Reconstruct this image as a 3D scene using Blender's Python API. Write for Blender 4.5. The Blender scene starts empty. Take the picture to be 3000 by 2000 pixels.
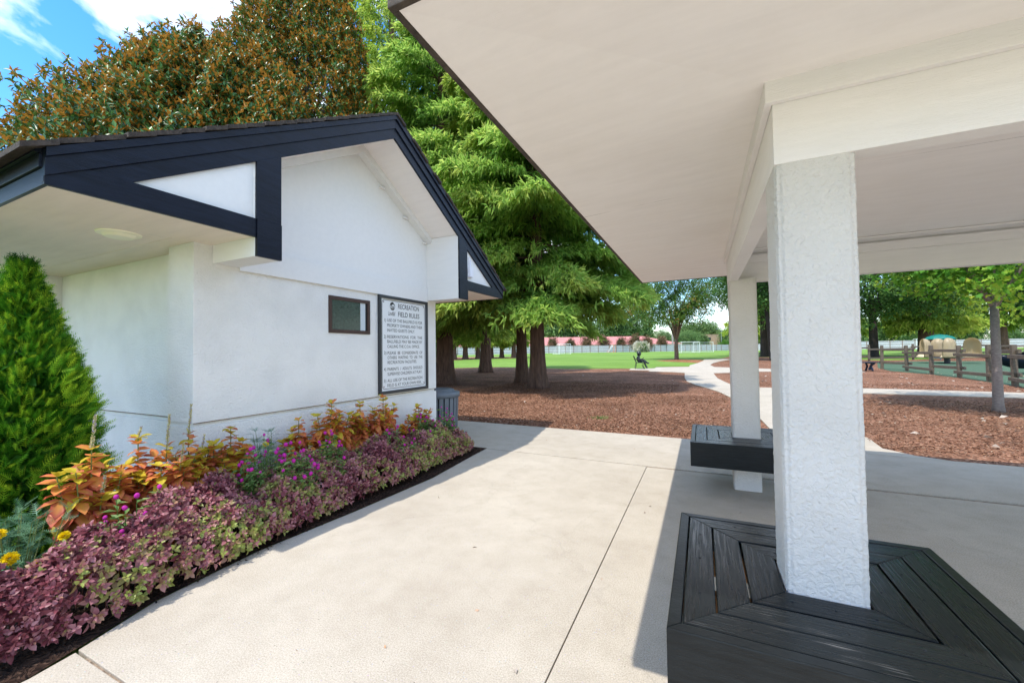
import bpy, bmesh, math, random
import numpy as np
from mathutils import Vector, Matrix, noise as mnoise

S = bpy.context.scene
COL = S.collection
PI = math.pi
R = math.radians
rng = np.random.default_rng(7)
random.seed(5)

# ------------------------------------------------------------------ camera
cd = bpy.data.cameras.new('camera')
cam = bpy.data.objects.new('camera', cd)
COL.objects.link(cam)
cd.sensor_width = 36.0
cd.lens = 1183.2 / 3000 * 36
cd.clip_start = 0.05
cd.clip_end = 3000
yaw, pit, rol = .4395, .0249, -.0133
F = Vector((-math.sin(yaw) * math.cos(pit), math.cos(yaw) * math.cos(pit), math.sin(pit)))
Rt = Vector((math.cos(yaw), math.sin(yaw), 0))
U = Rt.cross(F)
r_ = math.cos(rol) * Rt + math.sin(rol) * U
u_ = -math.sin(rol) * Rt + math.cos(rol) * U
m = Matrix((r_, u_, -F)).transposed().to_4x4()
m.translation = Vector((0, 0, 1.35))
cam.matrix_world = m
S.camera = cam

# ------------------------------------------------------------------ light
S.view_settings.view_transform = 'Standard'
S.view_settings.look = 'None'
S.view_settings.exposure = 1.3
S.view_settings.gamma = 1
SUN = Vector((.185, .45, -1)).normalized()      # direction the light travels
el = math.asin(-SUN.z)
az = math.atan2(-SUN.x, -SUN.y)                 # compass angle of the sun, from +Y towards +X
sl = bpy.data.lights.new('sun', 'SUN')
sl.energy = 2.0
sl.angle = R(.5)
sl.color = (1, .945, .86)
so = bpy.data.objects.new('sun', sl)
COL.objects.link(so)
so.rotation_euler = SUN.to_track_quat('-Z', 'Y').to_euler()

W = bpy.data.worlds.new('World')
S.world = W
W.use_nodes = True
nt = W.node_tree
nt.nodes.clear()
N = nt.nodes.new
L = nt.links.new
sky = N('ShaderNodeTexSky')
sky.sky_type = 'NISHITA'
sky.sun_disc = False
sky.sun_elevation = el
sky.sun_rotation = az
sky.air_density = 1.0
sky.dust_density = .15
sky.ozone_density = 1.6
tc = N('ShaderNodeTexCoord')
mp = N('ShaderNodeMapping')
mp.inputs['Scale'].default_value = (1, 1, 2.6)
mp.inputs['Location'].default_value = (12.7, 1.2, 3.3)
L(tc.outputs['Generated'], mp.inputs['Vector'])
nz = N('ShaderNodeTexNoise')
nz.inputs['Scale'].default_value = 3.0
nz.inputs['Detail'].default_value = 9
nz.inputs['Roughness'].default_value = .56
nz.inputs['Distortion'].default_value = .35
L(mp.outputs[0], nz.inputs['Vector'])
cr = N('ShaderNodeValToRGB')
cr.color_ramp.elements[0].position = .46
cr.color_ramp.elements[0].color = (0, 0, 0, 1)
cr.color_ramp.elements[1].position = .615
cr.color_ramp.elements[1].color = (1, 1, 1, 1)
L(nz.outputs['Fac'], cr.inputs['Fac'])
mix = N('ShaderNodeMixRGB')
mix.inputs['Color2'].default_value = (6.6, 6.7, 6.9, 1)
L(cr.outputs['Color'], mix.inputs['Fac'])
hs = N('ShaderNodeHueSaturation')
hs.inputs['Saturation'].default_value = 1.35
hs.inputs['Value'].default_value = 1.05
L(sky.outputs[0], hs.inputs['Color'])
L(hs.outputs[0], mix.inputs['Color1'])
bg = N('ShaderNodeBackground')
bg.inputs['Strength'].default_value = .15
L(mix.outputs[0], bg.inputs['Color'])
wo = N('ShaderNodeOutputWorld')
L(bg.outputs[0], wo.inputs['Surface'])


# ------------------------------------------------------------------ materials
def mat(name, col, rough=.6, var=0., vscale=8., bump=0., bscale=40., metal=0., spec=.5, bdist=.01, detail=4, col2=None, stretch=None, coat=0., rnd=None, subsurf=None):
    """painted / natural surface: base colour broken up by noise, bump from finer noise"""
    M = bpy.data.materials.new(name)
    M.use_nodes = True
    t = M.node_tree
    b = t.nodes['Principled BSDF']
    b.inputs['Roughness'].default_value = rough
    b.inputs['Metallic'].default_value = metal
    b.inputs['Specular IOR Level'].default_value = spec
    b.inputs['Coat Weight'].default_value = coat
    c = t.nodes.new('ShaderNodeTexCoord')
    mpn = t.nodes.new('ShaderNodeMapping')
    t.links.new(c.outputs['Object'], mpn.inputs[0])
    if stretch:
        mpn.inputs['Scale'].default_value = stretch
    if var or col2:
        n = t.nodes.new('ShaderNodeTexNoise')
        n.inputs['Scale'].default_value = vscale
        n.inputs['Detail'].default_value = detail
        n.inputs['Roughness'].default_value = .6
        t.links.new(mpn.outputs[0], n.inputs['Vector'])
        rp = t.nodes.new('ShaderNodeValToRGB')
        e = rp.color_ramp.elements
        e[0].position = .32
        e[1].position = .68
        if col2:
            e[0].color = (*col, 1)
            e[1].color = (*col2, 1)
        else:
            e[0].color = (*[v * (1 - var) for v in col], 1)
            e[1].color = (*[min(1, v * (1 + var)) for v in col], 1)
        t.links.new(n.outputs['Fac'], rp.inputs[0])
        t.links.new(rp.outputs[0], b.inputs['Base Color'])
    else:
        b.inputs['Base Color'].default_value = (*col, 1)
    if bump:
        n2 = t.nodes.new('ShaderNodeTexNoise')
        n2.inputs['Scale'].default_value = bscale
        n2.inputs['Detail'].default_value = 6
        n2.inputs['Roughness'].default_value = .65
        t.links.new(mpn.outputs[0], n2.inputs['Vector'])
        bp = t.nodes.new('ShaderNodeBump')
        bp.inputs['Strength'].default_value = bump
        bp.inputs['Distance'].default_value = bdist
        t.links.new(n2.outputs['Fac'], bp.inputs['Height'])
        t.links.new(bp.outputs[0], b.inputs['Normal'])
    return M


def nodes_of(M):
    t = M.node_tree
    return t, t.nodes['Principled BSDF'], t.nodes.new, t.links.new


def stucco(name, col, stain=None, bd=.009):
    M = mat(name, col, .85, spec=.25)
    t, b, N, L = nodes_of(M)
    c = N('ShaderNodeTexCoord')
    n1 = N('ShaderNodeTexNoise'); n1.inputs['Scale'].default_value = 55; n1.inputs['Detail'].default_value = 5; n1.inputs['Roughness'].default_value = .7
    n2 = N('ShaderNodeTexNoise'); n2.inputs['Scale'].default_value = 60; n2.inputs['Detail'].default_value = 3; n2.inputs['Distortion'].default_value = 1.0
    L(c.outputs['Object'], n1.inputs['Vector']); L(c.outputs['Object'], n2.inputs['Vector'])
    ad = N('ShaderNodeMath'); ad.operation = 'MULTIPLY_ADD'; ad.inputs[1].default_value = .8
    L(n1.outputs['Fac'], ad.inputs[0]); L(n2.outputs['Fac'], ad.inputs[2])
    bp = N('ShaderNodeBump'); bp.inputs['Strength'].default_value = .9; bp.inputs['Distance'].default_value = bd
    L(ad.outputs[0], bp.inputs['Height']); L(bp.outputs[0], b.inputs['Normal'])
    n3 = N('ShaderNodeTexNoise'); n3.inputs['Scale'].default_value = 3; n3.inputs['Detail'].default_value = 6
    L(c.outputs['Object'], n3.inputs['Vector'])
    rp = N('ShaderNodeValToRGB')
    rp.color_ramp.elements[0].position = .35; rp.color_ramp.elements[0].color = (*[v * .93 for v in col], 1)
    rp.color_ramp.elements[1].position = .6; rp.color_ramp.elements[1].color = (*col, 1)
    L(n3.outputs['Fac'], rp.inputs[0])
    # pits with grime
    n4 = N('ShaderNodeTexNoise'); n4.inputs['Scale'].default_value = 70; n4.inputs['Detail'].default_value = 2
    L(c.outputs['Object'], n4.inputs['Vector'])
    r4 = N('ShaderNodeValToRGB'); r4.color_ramp.elements[0].position = .72; r4.color_ramp.elements[0].color = (0, 0, 0, 1)
    r4.color_ramp.elements[1].position = .80; r4.color_ramp.elements[1].color = (.3, .3, .3, 1)
    L(n4.outputs['Fac'], r4.inputs[0])
    mx = N('ShaderNodeMixRGB'); mx.inputs['Color2'].default_value = (*(stain or (.42, .38, .33)), 1)
    L(r4.outputs[0], mx.inputs[0]); L(rp.outputs[0], mx.inputs[1]); L(mx.outputs[0], b.inputs['Base Color'])
    return M


def leaf_mat(name, stops, back=None, rough=.5, transl=.3, spec=.3, attr='rnd', mid=None, midfac=1.):
    """two-sided leaf; colour from the per-leaf value `rnd`; `mid` colour towards the midrib"""
    M = bpy.data.materials.new(name)
    M.use_nodes = True
    t, b, N, L = nodes_of(M)
    a = N('ShaderNodeAttribute'); a.attribute_name = attr
    rp = N('ShaderNodeValToRGB')
    e = rp.color_ramp.elements
    while len(e) < len(stops):
        e.new(.5)
    for i, (p, c) in enumerate(stops):
        e[i].position = p
        e[i].color = (*c, 1)
    L(a.outputs['Fac'], rp.inputs[0])
    out = rp.outputs[0]
    if mid:
        a2 = N('ShaderNodeAttribute'); a2.attribute_name = 'mid'
        mm = N('ShaderNodeMixRGB'); mm.inputs[2].default_value = (*mid, 1)
        ml = N('ShaderNodeMath'); ml.operation = 'MULTIPLY'; ml.inputs[1].default_value = midfac
        L(a2.outputs['Fac'], ml.inputs[0]); L(ml.outputs[0], mm.inputs[0]); L(out, mm.inputs[1])
        out = mm.outputs[0]
    if back:
        g = N('ShaderNodeNewGeometry')
        mb = N('ShaderNodeMixRGB')
        rk_ = N('ShaderNodeValToRGB'); q = rk_.color_ramp.elements
        q[0].position = .39; q[0].color = (.12, .19, .045, 1); q[1].position = .46; q[1].color = (*back, 1)
        L(a.outputs['Fac'], rk_.inputs[0]); L(rk_.outputs[0], mb.inputs[2])
        L(g.outputs['Backfacing'], mb.inputs[0]); L(out, mb.inputs[1])
        out = mb.outputs[0]
    L(out, b.inputs['Base Color'])
    b.inputs['Roughness'].default_value = rough
    b.inputs['Specular IOR Level'].default_value = spec
    if transl:
        tr = N('ShaderNodeBsdfTranslucent')
        L(out, tr.inputs['Color'])
        ms = N('ShaderNodeMixShader'); ms.inputs[0].default_value = transl
        L(b.outputs[0], ms.inputs[1]); L(tr.outputs[0], ms.inputs[2])
        L(ms.outputs[0], t.nodes['Material Output'].inputs['Surface'])
    return M


WHITE = mat('white_paint', (.80, .79, .765), .55, var=.02, vscale=3, bump=.25, bscale=60, bdist=.003, stretch=(1, 6, 6), spec=.3)
SOFFIT = mat('soffit_paint', (.91, .855, .82), .6, var=.025, vscale=2.5, bump=.3, bscale=45, bdist=.003, stretch=(1, 7, 7), spec=.25)
BEAM = mat('beam_paint', (.82, .775, .755), .6, var=.03, vscale=3, bump=.5, bscale=30, bdist=.004, stretch=(1, 1, 8), spec=.25)
STUCCO = stucco('white_stucco', (.88, .865, .835), bd=.013)
STUCCO2 = stucco('column_stucco', (.70, .66, .62))
BLACK = mat('black_trim_paint', (.006, .009, .018), .36, var=.4, vscale=5, bump=.5, bscale=25, bdist=.004, stretch=(1, 1, 8), spec=.22)
SHING = mat('roof_shingle', (.055, .042, .034), .95, var=.5, vscale=30, bump=.9, bscale=60)
SOFFIT2 = mat('hut_soffit_paint', (.90, .80, .70), .6, var=.04, vscale=2, bump=.3, bscale=45, bdist=.003, stretch=(1, 7, 7), spec=.25)
EDGE = mat('drip_edge', (.06, .045, .035), .9, var=.5, vscale=25, bump=.5, bscale=50)
BROWN = mat('brown_window_paint', (.05, .022, .015), .5, var=.15, vscale=20, bump=.2, bscale=60)
GLASS = mat('frosted_glass', (.03, .05, .045), .12, var=.4, vscale=30, bump=.35, bscale=90, bdist=.004, spec=.8)
CURT = mat('curtain', (.55, .6, .62), .7)
SIGNW = mat('sign_white', (.78, .79, .80), .3, spec=.5, bump=.05, bscale=200)
SIGNK = mat('sign_black', (.02, .018, .018), .4)
FRAMEK = mat('sign_frame', (.018, .022, .03), .35, spec=.6)
SCREW = mat('rusty_screw', (.12, .05, .03), .6)
GREYP = mat('grey_plastic', (.13, .15, .175), .45, var=.08, vscale=10, bump=.1, bscale=80)
DARKIN = mat('dark_inside', (.01, .01, .01), .9)
MULCHD = None


def concrete():
    M = mat('concrete', (.6, .57, .52), .8, spec=.25)
    t, b, N, L = nodes_of(M)
    c = N('ShaderNodeTexCoord')
    big = N('ShaderNodeTexNoise'); big.inputs['Scale'].default_value = .8; big.inputs['Detail'].default_value = 9; big.inputs['Roughness'].default_value = .65
    L(c.outputs['Object'], big.inputs['Vector'])
    r1 = N('ShaderNodeValToRGB'); e = r1.color_ramp.elements
    e[0].position = .32; e[0].color = (.435, .38, .305, 1); e[1].position = .66; e[1].color = (.53, .475, .39, 1)
    L(big.outputs['Fac'], r1.inputs[0])
    md = N('ShaderNodeTexNoise'); md.inputs['Scale'].default_value = 5; md.inputs['Detail'].default_value = 8; md.inputs['Roughness'].default_value = .7
    L(c.outputs['Object'], md.inputs['Vector'])
    rm = N('ShaderNodeValToRGB'); e = rm.color_ramp.elements
    e[0].position = .34; e[0].color = (.92, .91, .895, 1); e[1].position = .58; e[1].color = (1.02, 1.02, 1.02, 1)
    L(md.outputs['Fac'], rm.inputs[0])
    mm_ = N('ShaderNodeMixRGB'); mm_.blend_type = 'MULTIPLY'; mm_.inputs[0].default_value = 1
    L(r1.outputs[0], mm_.inputs[1]); L(rm.outputs[0], mm_.inputs[2])
    # fine sand
    fn = N('ShaderNodeTexNoise'); fn.inputs['Scale'].default_value = 160; fn.inputs['Detail'].default_value = 3
    L(c.outputs['Object'], fn.inputs['Vector'])
    rf = N('ShaderNodeValToRGB'); e = rf.color_ramp.elements
    e[0].position = .3; e[0].color = (.72, .71, .70, 1); e[1].position = .66; e[1].color = (1.1, 1.1, 1.1, 1)
    L(fn.outputs['Fac'], rf.inputs[0])
    mu = N('ShaderNodeMixRGB'); mu.blend_type = 'MULTIPLY'; mu.inputs[0].default_value = 1
    L(mm_.outputs[0], mu.inputs[1]); L(rf.outputs[0], mu.inputs[2])
    # exposed aggregate specks
    v = N('ShaderNodeTexVoronoi'); v.inputs['Scale'].default_value = 60
    L(c.outputs['Object'], v.inputs['Vector'])
    sp = N('ShaderNodeValToRGB'); e = sp.color_ramp.elements
    e[0].position = .12; e[0].color = (1, 1, 1, 1); e[1].position = .2; e[1].color = (0, 0, 0, 1)
    L(v.outputs['Distance'], sp.inputs[0])
    pick = N('ShaderNodeTexNoise'); pick.inputs['Scale'].default_value = 9; pick.inputs['Detail'].default_value = 2
    L(c.outputs['Object'], pick.inputs['Vector'])
    pk = N('ShaderNodeValToRGB'); e = pk.color_ramp.elements
    e[0].position = .42; e[0].color = (0, 0, 0, 1); e[1].position = .6; e[1].color = (.85, .85, .85, 1)
    L(pick.outputs['Fac'], pk.inputs[0])
    ml = N('ShaderNodeMath'); ml.operation = 'MULTIPLY'; L(sp.outputs[0], ml.inputs[0]); L(pk.outputs[0], ml.inputs[1])
    mx = N('ShaderNodeMixRGB'); L(ml.outputs[0], mx.inputs[0]); L(mu.outputs[0], mx.inputs[1]); L(v.outputs['Color'], mx.inputs[2])
    hs = N('ShaderNodeHueSaturation'); hs.inputs['Saturation'].default_value = .35; hs.inputs['Value'].default_value = .5
    L(v.outputs['Color'], hs.inputs['Color']); L(hs.outputs[0], mx.inputs[2])
    # hairline cracks
    vc = N('ShaderNodeTexVoronoi'); vc.feature = 'DISTANCE_TO_EDGE'; vc.inputs['Scale'].default_value = .42
    dn = N('ShaderNodeTexNoise'); dn.inputs['Scale'].default_value = 3; dn.inputs['Detail'].default_value = 8
    L(c.outputs['Object'], dn.inputs['Vector'])
    ma = N('ShaderNodeMixRGB'); ma.blend_type = 'ADD'; ma.inputs[0].default_value = .55
    L(c.outputs['Object'], ma.inputs[1]); L(dn.outputs['Color'], ma.inputs[2]); L(ma.outputs[0], vc.inputs['Vector'])
    rc = N('ShaderNodeValToRGB'); e = rc.color_ramp.elements
    e[0].position = .0; e[0].color = (.16, .16, .16, 1); e[1].position = .0022; e[1].color = (0, 0, 0, 1)
    L(vc.outputs['Distance'], rc.inputs[0])
    mc = N('ShaderNodeMixRGB'); mc.inputs[2].default_value = (.2, .18, .15, 1)
    L(rc.outputs[0], mc.inputs[0]); L(mx.outputs[0], mc.inputs[1]); L(mc.outputs[0], b.inputs['Base Color'])
    bp = N('ShaderNodeBump'); bp.inputs['Strength'].default_value = .35; bp.inputs['Distance'].default_value = .004
    L(fn.outputs['Fac'], bp.inputs['Height']); L(bp.outputs[0], b.inputs['Normal'])
    return M


def mulch(name, a, bcol, c3, scale=38):
    M = mat(name, a, .95, spec=.15)
    t, b, N, L = nodes_of(M)
    c = N('ShaderNodeTexCoord')
    mpn = N('ShaderNodeMapping'); mpn.inputs['Scale'].default_value = (1, 1.0, 1)
    L(c.outputs['Object'], mpn.inputs[0])
    w = N('ShaderNodeTexNoise'); w.inputs['Scale'].default_value = 9; w.inputs['Detail'].default_value = 2
    L(mpn.outputs[0], w.inputs['Vector'])
    ad = N('ShaderNodeMixRGB'); ad.blend_type = 'ADD'; ad.inputs[0].default_value = .12
    L(mpn.outputs[0], ad.inputs[1]); L(w.outputs['Color'], ad.inputs[2])
    v = N('ShaderNodeTexVoronoi'); v.inputs['Scale'].default_value = scale; v.inputs['Randomness'].default_value = 1
    L(ad.outputs[0], v.inputs['Vector'])
    bw = N('ShaderNodeSeparateColor'); L(v.outputs['Color'], bw.inputs[0])
    rp = N('ShaderNodeValToRGB'); e = rp.color_ramp.elements
    e[0].position = 0; e[0].color = (*[k * .35 for k in a], 1)
    e[1].position = 1; e[1].color = (*c3, 1)
    for p, q in ((.35, a), (.72, bcol), (.9, [k * 1.15 for k in bcol])):
        x = e.new(p); x.color = (*q, 1)
    L(bw.outputs[0], rp.inputs[0])
    big = N('ShaderNodeTexNoise'); big.inputs['Scale'].default_value = .7; big.inputs['Detail'].default_value = 6
    L(c.outputs['Object'], big.inputs['Vector'])
    rb = N('ShaderNodeValToRGB'); e = rb.color_ramp.elements
    e[0].position = .35; e[0].color = (.7, .68, .66, 1); e[1].position = .65; e[1].color = (1.15, 1.15, 1.15, 1)
    L(big.outputs['Fac'], rb.inputs[0])
    mu = N('ShaderNodeMixRGB'); mu.blend_type = 'MULTIPLY'; mu.inputs[0].default_value = 1
    L(rp.outputs[0], mu.inputs[1]); L(rb.outputs[0], mu.inputs[2]); L(mu.outputs[0], b.inputs['Base Color'])
    bp = N('ShaderNodeBump'); bp.inputs['Strength'].default_value = 1; bp.inputs['Distance'].default_value = .02
    L(v.outputs['Distance'], bp.inputs['Height']); L(bp.outputs[0], b.inputs['Normal'])
    return M


CONC = concrete()
JOINT = mat('joint_dirt', (.24, .18, .13), .95, var=.5, vscale=40)
MULCH = mulch('bark_mulch', (.19, .088, .052), (.33, .165, .10), (.50, .34, .23))
MULCHD = mulch('dark_bed_mulch', (.03, .016, .011), (.055, .03, .02), (.10, .06, .04), 60)
STRAW = mulch('pine_straw', (.28, .12, .05), (.38, .18, .085), (.45, .27, .15), 30)


def grass_mat():
    M = mat('lawn', (.1, .2, .03), .9, spec=.1)
    t, b, N, L = nodes_of(M)
    c = N('ShaderNodeTexCoord')
    n = N('ShaderNodeTexNoise'); n.inputs['Scale'].default_value = .09; n.inputs['Detail'].default_value = 9; n.inputs['Roughness'].default_value = .7
    L(c.outputs['Object'], n.inputs['Vector'])
    rp = N('ShaderNodeValToRGB'); e = rp.color_ramp.elements
    e[0].position = .3; e[0].color = (.11, .21, .028, 1); e[1].position = .7; e[1].color = (.20, .32, .065, 1)
    L(n.outputs['Fac'], rp.inputs[0])
    n2 = N('ShaderNodeTexNoise'); n2.inputs['Scale'].default_value = 14; n2.inputs['Detail'].default_value = 4
    L(c.outputs['Object'], n2.inputs['Vector'])
    r2 = N('ShaderNodeValToRGB'); e = r2.color_ramp.elements
    e[0].position = .3; e[0].color = (.75, .75, .75, 1); e[1].position = .7; e[1].color = (1.2, 1.2, 1.2, 1)
    L(n2.outputs['Fac'], r2.inputs[0])
    mu = N('ShaderNodeMixRGB'); mu.blend_type = 'MULTIPLY'; mu.inputs[0].default_value = 1
    L(rp.outputs[0], mu.inputs[1]); L(r2.outputs[0], mu.inputs[2]); L(mu.outputs[0], b.inputs['Base Color'])
    bp = N('ShaderNodeBump'); bp.inputs['Strength'].default_value = .6; bp.inputs['Distance'].default_value = .03
    L(n2.outputs['Fac'], bp.inputs['Height']); L(bp.outputs[0], b.inputs['Normal'])
    return M


GRASS = grass_mat()
RUBBER = mat('green_rubber', (.075, .125, .08), .95, spec=.08, var=.3, vscale=30, detail=6)


def bench_paint():
    M = mat('black_bench_paint', (.012, .013, .014), .3, spec=.3)
    t, b, N, L = nodes_of(M)
    a = N('ShaderNodeAttribute'); a.attribute_name = 'grain'; a.attribute_type = 'GEOMETRY'
    mpn = N('ShaderNodeMapping'); mpn.inputs['Scale'].default_value = (5, 120, 1)
    L(a.outputs['Vector'], mpn.inputs[0])
    n = N('ShaderNodeTexNoise'); n.inputs['Scale'].default_value = 1; n.inputs['Detail'].default_value = 5; n.inputs['Distortion'].default_value = .6
    L(mpn.outputs[0], n.inputs['Vector'])
    bp = N('ShaderNodeBump'); bp.inputs['Strength'].default_value = .4; bp.inputs['Distance'].default_value = .003
    L(n.outputs['Fac'], bp.inputs['Height']); L(bp.outputs[0], b.inputs['Normal'])
    rr = N('ShaderNodeValToRGB'); e = rr.color_ramp.elements
    e[0].position = .35; e[0].color = (.2, .2, .2, 1); e[1].position = .65; e[1].color = (.42, .42, .42, 1)
    L(n.outputs['Fac'], rr.inputs[0]); L(rr.outputs[0], b.inputs['Roughness'])
    # paint worn through along the grain
    m2 = N('ShaderNodeMapping'); m2.inputs['Scale'].default_value = (4, 330, 1); m2.inputs['Location'].default_value = (3, 1, 0)
    L(a.outputs['Vector'], m2.inputs[0])
    n2 = N('ShaderNodeTexNoise'); n2.inputs['Scale'].default_value = 1; n2.inputs['Detail'].default_value = 3
    L(m2.outputs[0], n2.inputs['Vector'])
    big = N('ShaderNodeTexNoise'); big.inputs['Scale'].default_value = 3.5; big.inputs['Detail'].default_value = 2
    c = N('ShaderNodeTexCoord'); L(c.outputs['Object'], big.inputs['Vector'])
    ml = N('ShaderNodeMath'); ml.operation = 'MULTIPLY'; L(n2.outputs['Fac'], ml.inputs[0]); L(big.outputs['Fac'], ml.inputs[1])
    rp = N('ShaderNodeValToRGB'); e = rp.color_ramp.elements
    e[0].position = .375; e[0].color = (.006, .008, .009, 1); e[1].position = .46; e[1].color = (.20, .195, .19, 1)
    L(ml.outputs[0], rp.inputs[0]); L(rp.outputs[0], b.inputs['Base Color'])
    return M


BENCHP = bench_paint()
BENCHS = mat('black_skirt_paint', (.007, .009, .010), .34, var=.4, vscale=6, spec=.3, bump=.5, bscale=18, bdist=.004, stretch=(1, 1, 9))
RAWWOOD = mat('bare_wood', (.35, .2, .1), .8, var=.3, vscale=20, bump=.3)
BARKR = mat('cypress_bark', (.20, .115, .08), .95, col2=(.075, .045, .035), vscale=7, detail=8, stretch=(3, 3, .35), bump=1, bscale=14, bdist=.06)
BARKG = mat('grey_bark', (.30, .25, .22), .9, col2=(.19, .15, .13), vscale=20, detail=6, stretch=(1, 1, 3), bump=.5, bscale=30, bdist=.02)
BARKD = mat('dark_bark', (.05, .036, .028), .95, col2=(.025, .02, .017), vscale=6, detail=8, stretch=(3, 3, .5), bump=1, bscale=14, bdist=.05)
BARKT = mat('tan_bark', (.19, .12, .08), .9, col2=(.11, .07, .05), vscale=6, detail=6, stretch=(2, 2, .5), bump=.5, bscale=20, bdist=.03)
CYP = leaf_mat('cypress_leaf', [(0, (.11, .23, .045)), (.3, (.28, .49, .09)), (.7, (.42, .63, .13)), (1, (.64, .74, .18))], transl=.6, spec=.2)
CYPY = leaf_mat('pale_cypress_leaf', [(0, (.13, .24, .035)), (.5, (.38, .55, .08)), (1, (.62, .70, .14))], transl=.5, spec=.2)
MAG = leaf_mat('magnolia_leaf', [(0, (.022, .075, .022)), (.6, (.055, .17, .04)), (1, (.15, .30, .06))], back=(.62, .25, .045), rough=.38, transl=.14, spec=.45)
MAPLE = leaf_mat('maple_leaf', [(0, (.06, .22, .02)), (.5, (.15, .40, .04)), (.99, (.44, .62, .07)), (1, (.45, .55, .06))], transl=.5, spec=.25)
OAK = leaf_mat('dark_leaf', [(0, (.022, .07, .016)), (.7, (.07, .18, .035)), (1, (.15, .28, .055))], transl=.3, spec=.3)
MYRT = leaf_mat('myrtle_leaf', [(0, (.04, .11, .015)), (.6, (.10, .21, .03)), (.93, (.2, .28, .05)), (1, (.4, .17, .03))], transl=.35, spec=.3)
RUSTB = leaf_mat('seeding_myrtle_leaf', [(0, (.07, .09, .03)), (.4, (.16, .12, .05)), (1, (.24, .12, .07))], transl=.25)
FARG = leaf_mat('far_leaf', [(0, (.05, .11, .035)), (.6, (.10, .20, .055)), (1, (.17, .28, .08))], transl=.2)
WFLW = leaf_mat('white_blossom', [(0, (.05, .13, .02)), (.56, (.13, .24, .05)), (.60, (.7, .62, .48)), (1, (.85, .8, .68))], transl=.25)
ARB = leaf_mat('arborvitae_leaf', [(0, (.015, .075, .006)), (.45, (.085, .30, .016)), (1, (.50, .70, .04))], transl=.35, spec=.2)
PURP = leaf_mat('purple_leaf', [(0, (.12, .028, .035)), (.3, (.25, .065, .085)), (.55, (.50, .22, .24)), (.68, (.40, .22, .13)), (.8, (.30, .25, .09)), (1, (.34, .39, .09))], transl=.25, rough=.42, spec=.4)
COLE = leaf_mat('coleus_leaf', [(0, (.38, .055, .055)), (.5, (.68, .155, .09)), (1, (.80, .30, .08))], transl=.35, rough=.45, mid=(.86, .60, .05), midfac=.42)
COLY = leaf_mat('coleus_top_leaf', [(0, (.55, .42, .03)), (1, (.62, .52, .05))], transl=.35, rough=.45)
GOML = leaf_mat('amaranth_leaf', [(0, (.10, .22, .05)), (1, (.30, .42, .14))], transl=.35)
MARL = leaf_mat('marigold_leaf', [(0, (.05, .15, .07)), (1, (.17, .32, .18))], transl=.3)
MAGENTA = mat('magenta_flower', (.45, .006, .27), .7, var=.3, vscale=200, bump=.8, bscale=300, bdist=.003)
YEL = leaf_mat('marigold_petal', [(0, (.75, .5, .005)), (1, (.9, .72, .01))], transl=.25)
SPIKE = leaf_mat('coleus_flower', [(0, (.5, .42, .18)), (.7, (.62, .55, .3)), (1, (.35, .3, .6))], transl=.2)
STEMG = mat('green_stem', (.16, .2, .05), .7)
STEMR = mat('red_stem', (.16, .06, .04), .7)




def seams(M, axis, step, off, col=(.45, .42, .38)):
    t, b, N, L = nodes_of(M)
    src = b.inputs['Base Color'].links[0].from_socket
    c = N('ShaderNodeTexCoord'); sx = N('ShaderNodeSeparateXYZ'); L(c.outputs['Object'], sx.inputs[0])
    ad = N('ShaderNodeMath'); ad.operation = 'ADD'; ad.inputs[1].default_value = off; L(sx.outputs[axis], ad.inputs[0])
    md = N('ShaderNodeMath'); md.operation = 'PINGPONG'; md.inputs[1].default_value = step; L(ad.outputs[0], md.inputs[0])
    lt = N('ShaderNodeMath'); lt.operation = 'LESS_THAN'; lt.inputs[1].default_value = .0022; L(md.outputs[0], lt.inputs[0])
    n = N('ShaderNodeTexNoise'); n.inputs['Scale'].default_value = 2.5; n.inputs['Detail'].default_value = 5; L(c.outputs['Object'], n.inputs['Vector'])
    r = N('ShaderNodeValToRGB'); r.color_ramp.elements[0].position = .45; r.color_ramp.elements[1].position = .6; L(n.outputs['Fac'], r.inputs[0])
    ml = N('ShaderNodeMath'); ml.operation = 'MULTIPLY'; L(lt.outputs[0], ml.inputs[0]); L(r.outputs[0], ml.inputs[1])
    mx = N('ShaderNodeMixRGB'); mx.inputs[2].default_value = (*col, 1); L(ml.outputs[0], mx.inputs[0]); L(src, mx.inputs[1]); L(mx.outputs[0], b.inputs['Base Color'])
    # faint stains
    s2 = N('ShaderNodeTexNoise'); s2.inputs['Scale'].default_value = 1.3; s2.inputs['Detail'].default_value = 7; s2.inputs['Roughness'].default_value = .7; L(c.outputs['Object'], s2.inputs['Vector'])
    r2 = N('ShaderNodeValToRGB'); e = r2.color_ramp.elements; e[0].position = .3; e[0].color = (.955, .945, .93, 1); e[1].position = .55; e[1].color = (1, 1, 1, 1); L(s2.outputs['Fac'], r2.inputs[0])
    m2 = N('ShaderNodeMixRGB'); m2.blend_type = 'MULTIPLY'; m2.inputs[0].default_value = 1; L(mx.outputs[0], m2.inputs[1]); L(r2.outputs[0], m2.inputs[2]); L(m2.outputs[0], b.inputs['Base Color'])


seams(SOFFIT, 1, 1.22, .35)
seams(SOFFIT2, 0, 1.22, .2)

# ------------------------------------------------------------------ object helpers
ORG = {}


def tag(o, label=None, cat=None, group=None, kind=None):
    if label: o['label'] = label
    if cat: o['category'] = cat
    if group: o['group'] = group
    if kind: o['kind'] = kind
    return o


def thing(name, label, cat, loc=(0, 0, 0), group=None):
    o = bpy.data.objects.new(name, None)
    o.empty_display_size = .2
    COL.objects.link(o)
    o.location = loc
    ORG[o.name] = Vector(loc)
    return tag(o, label, cat, group)


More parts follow.
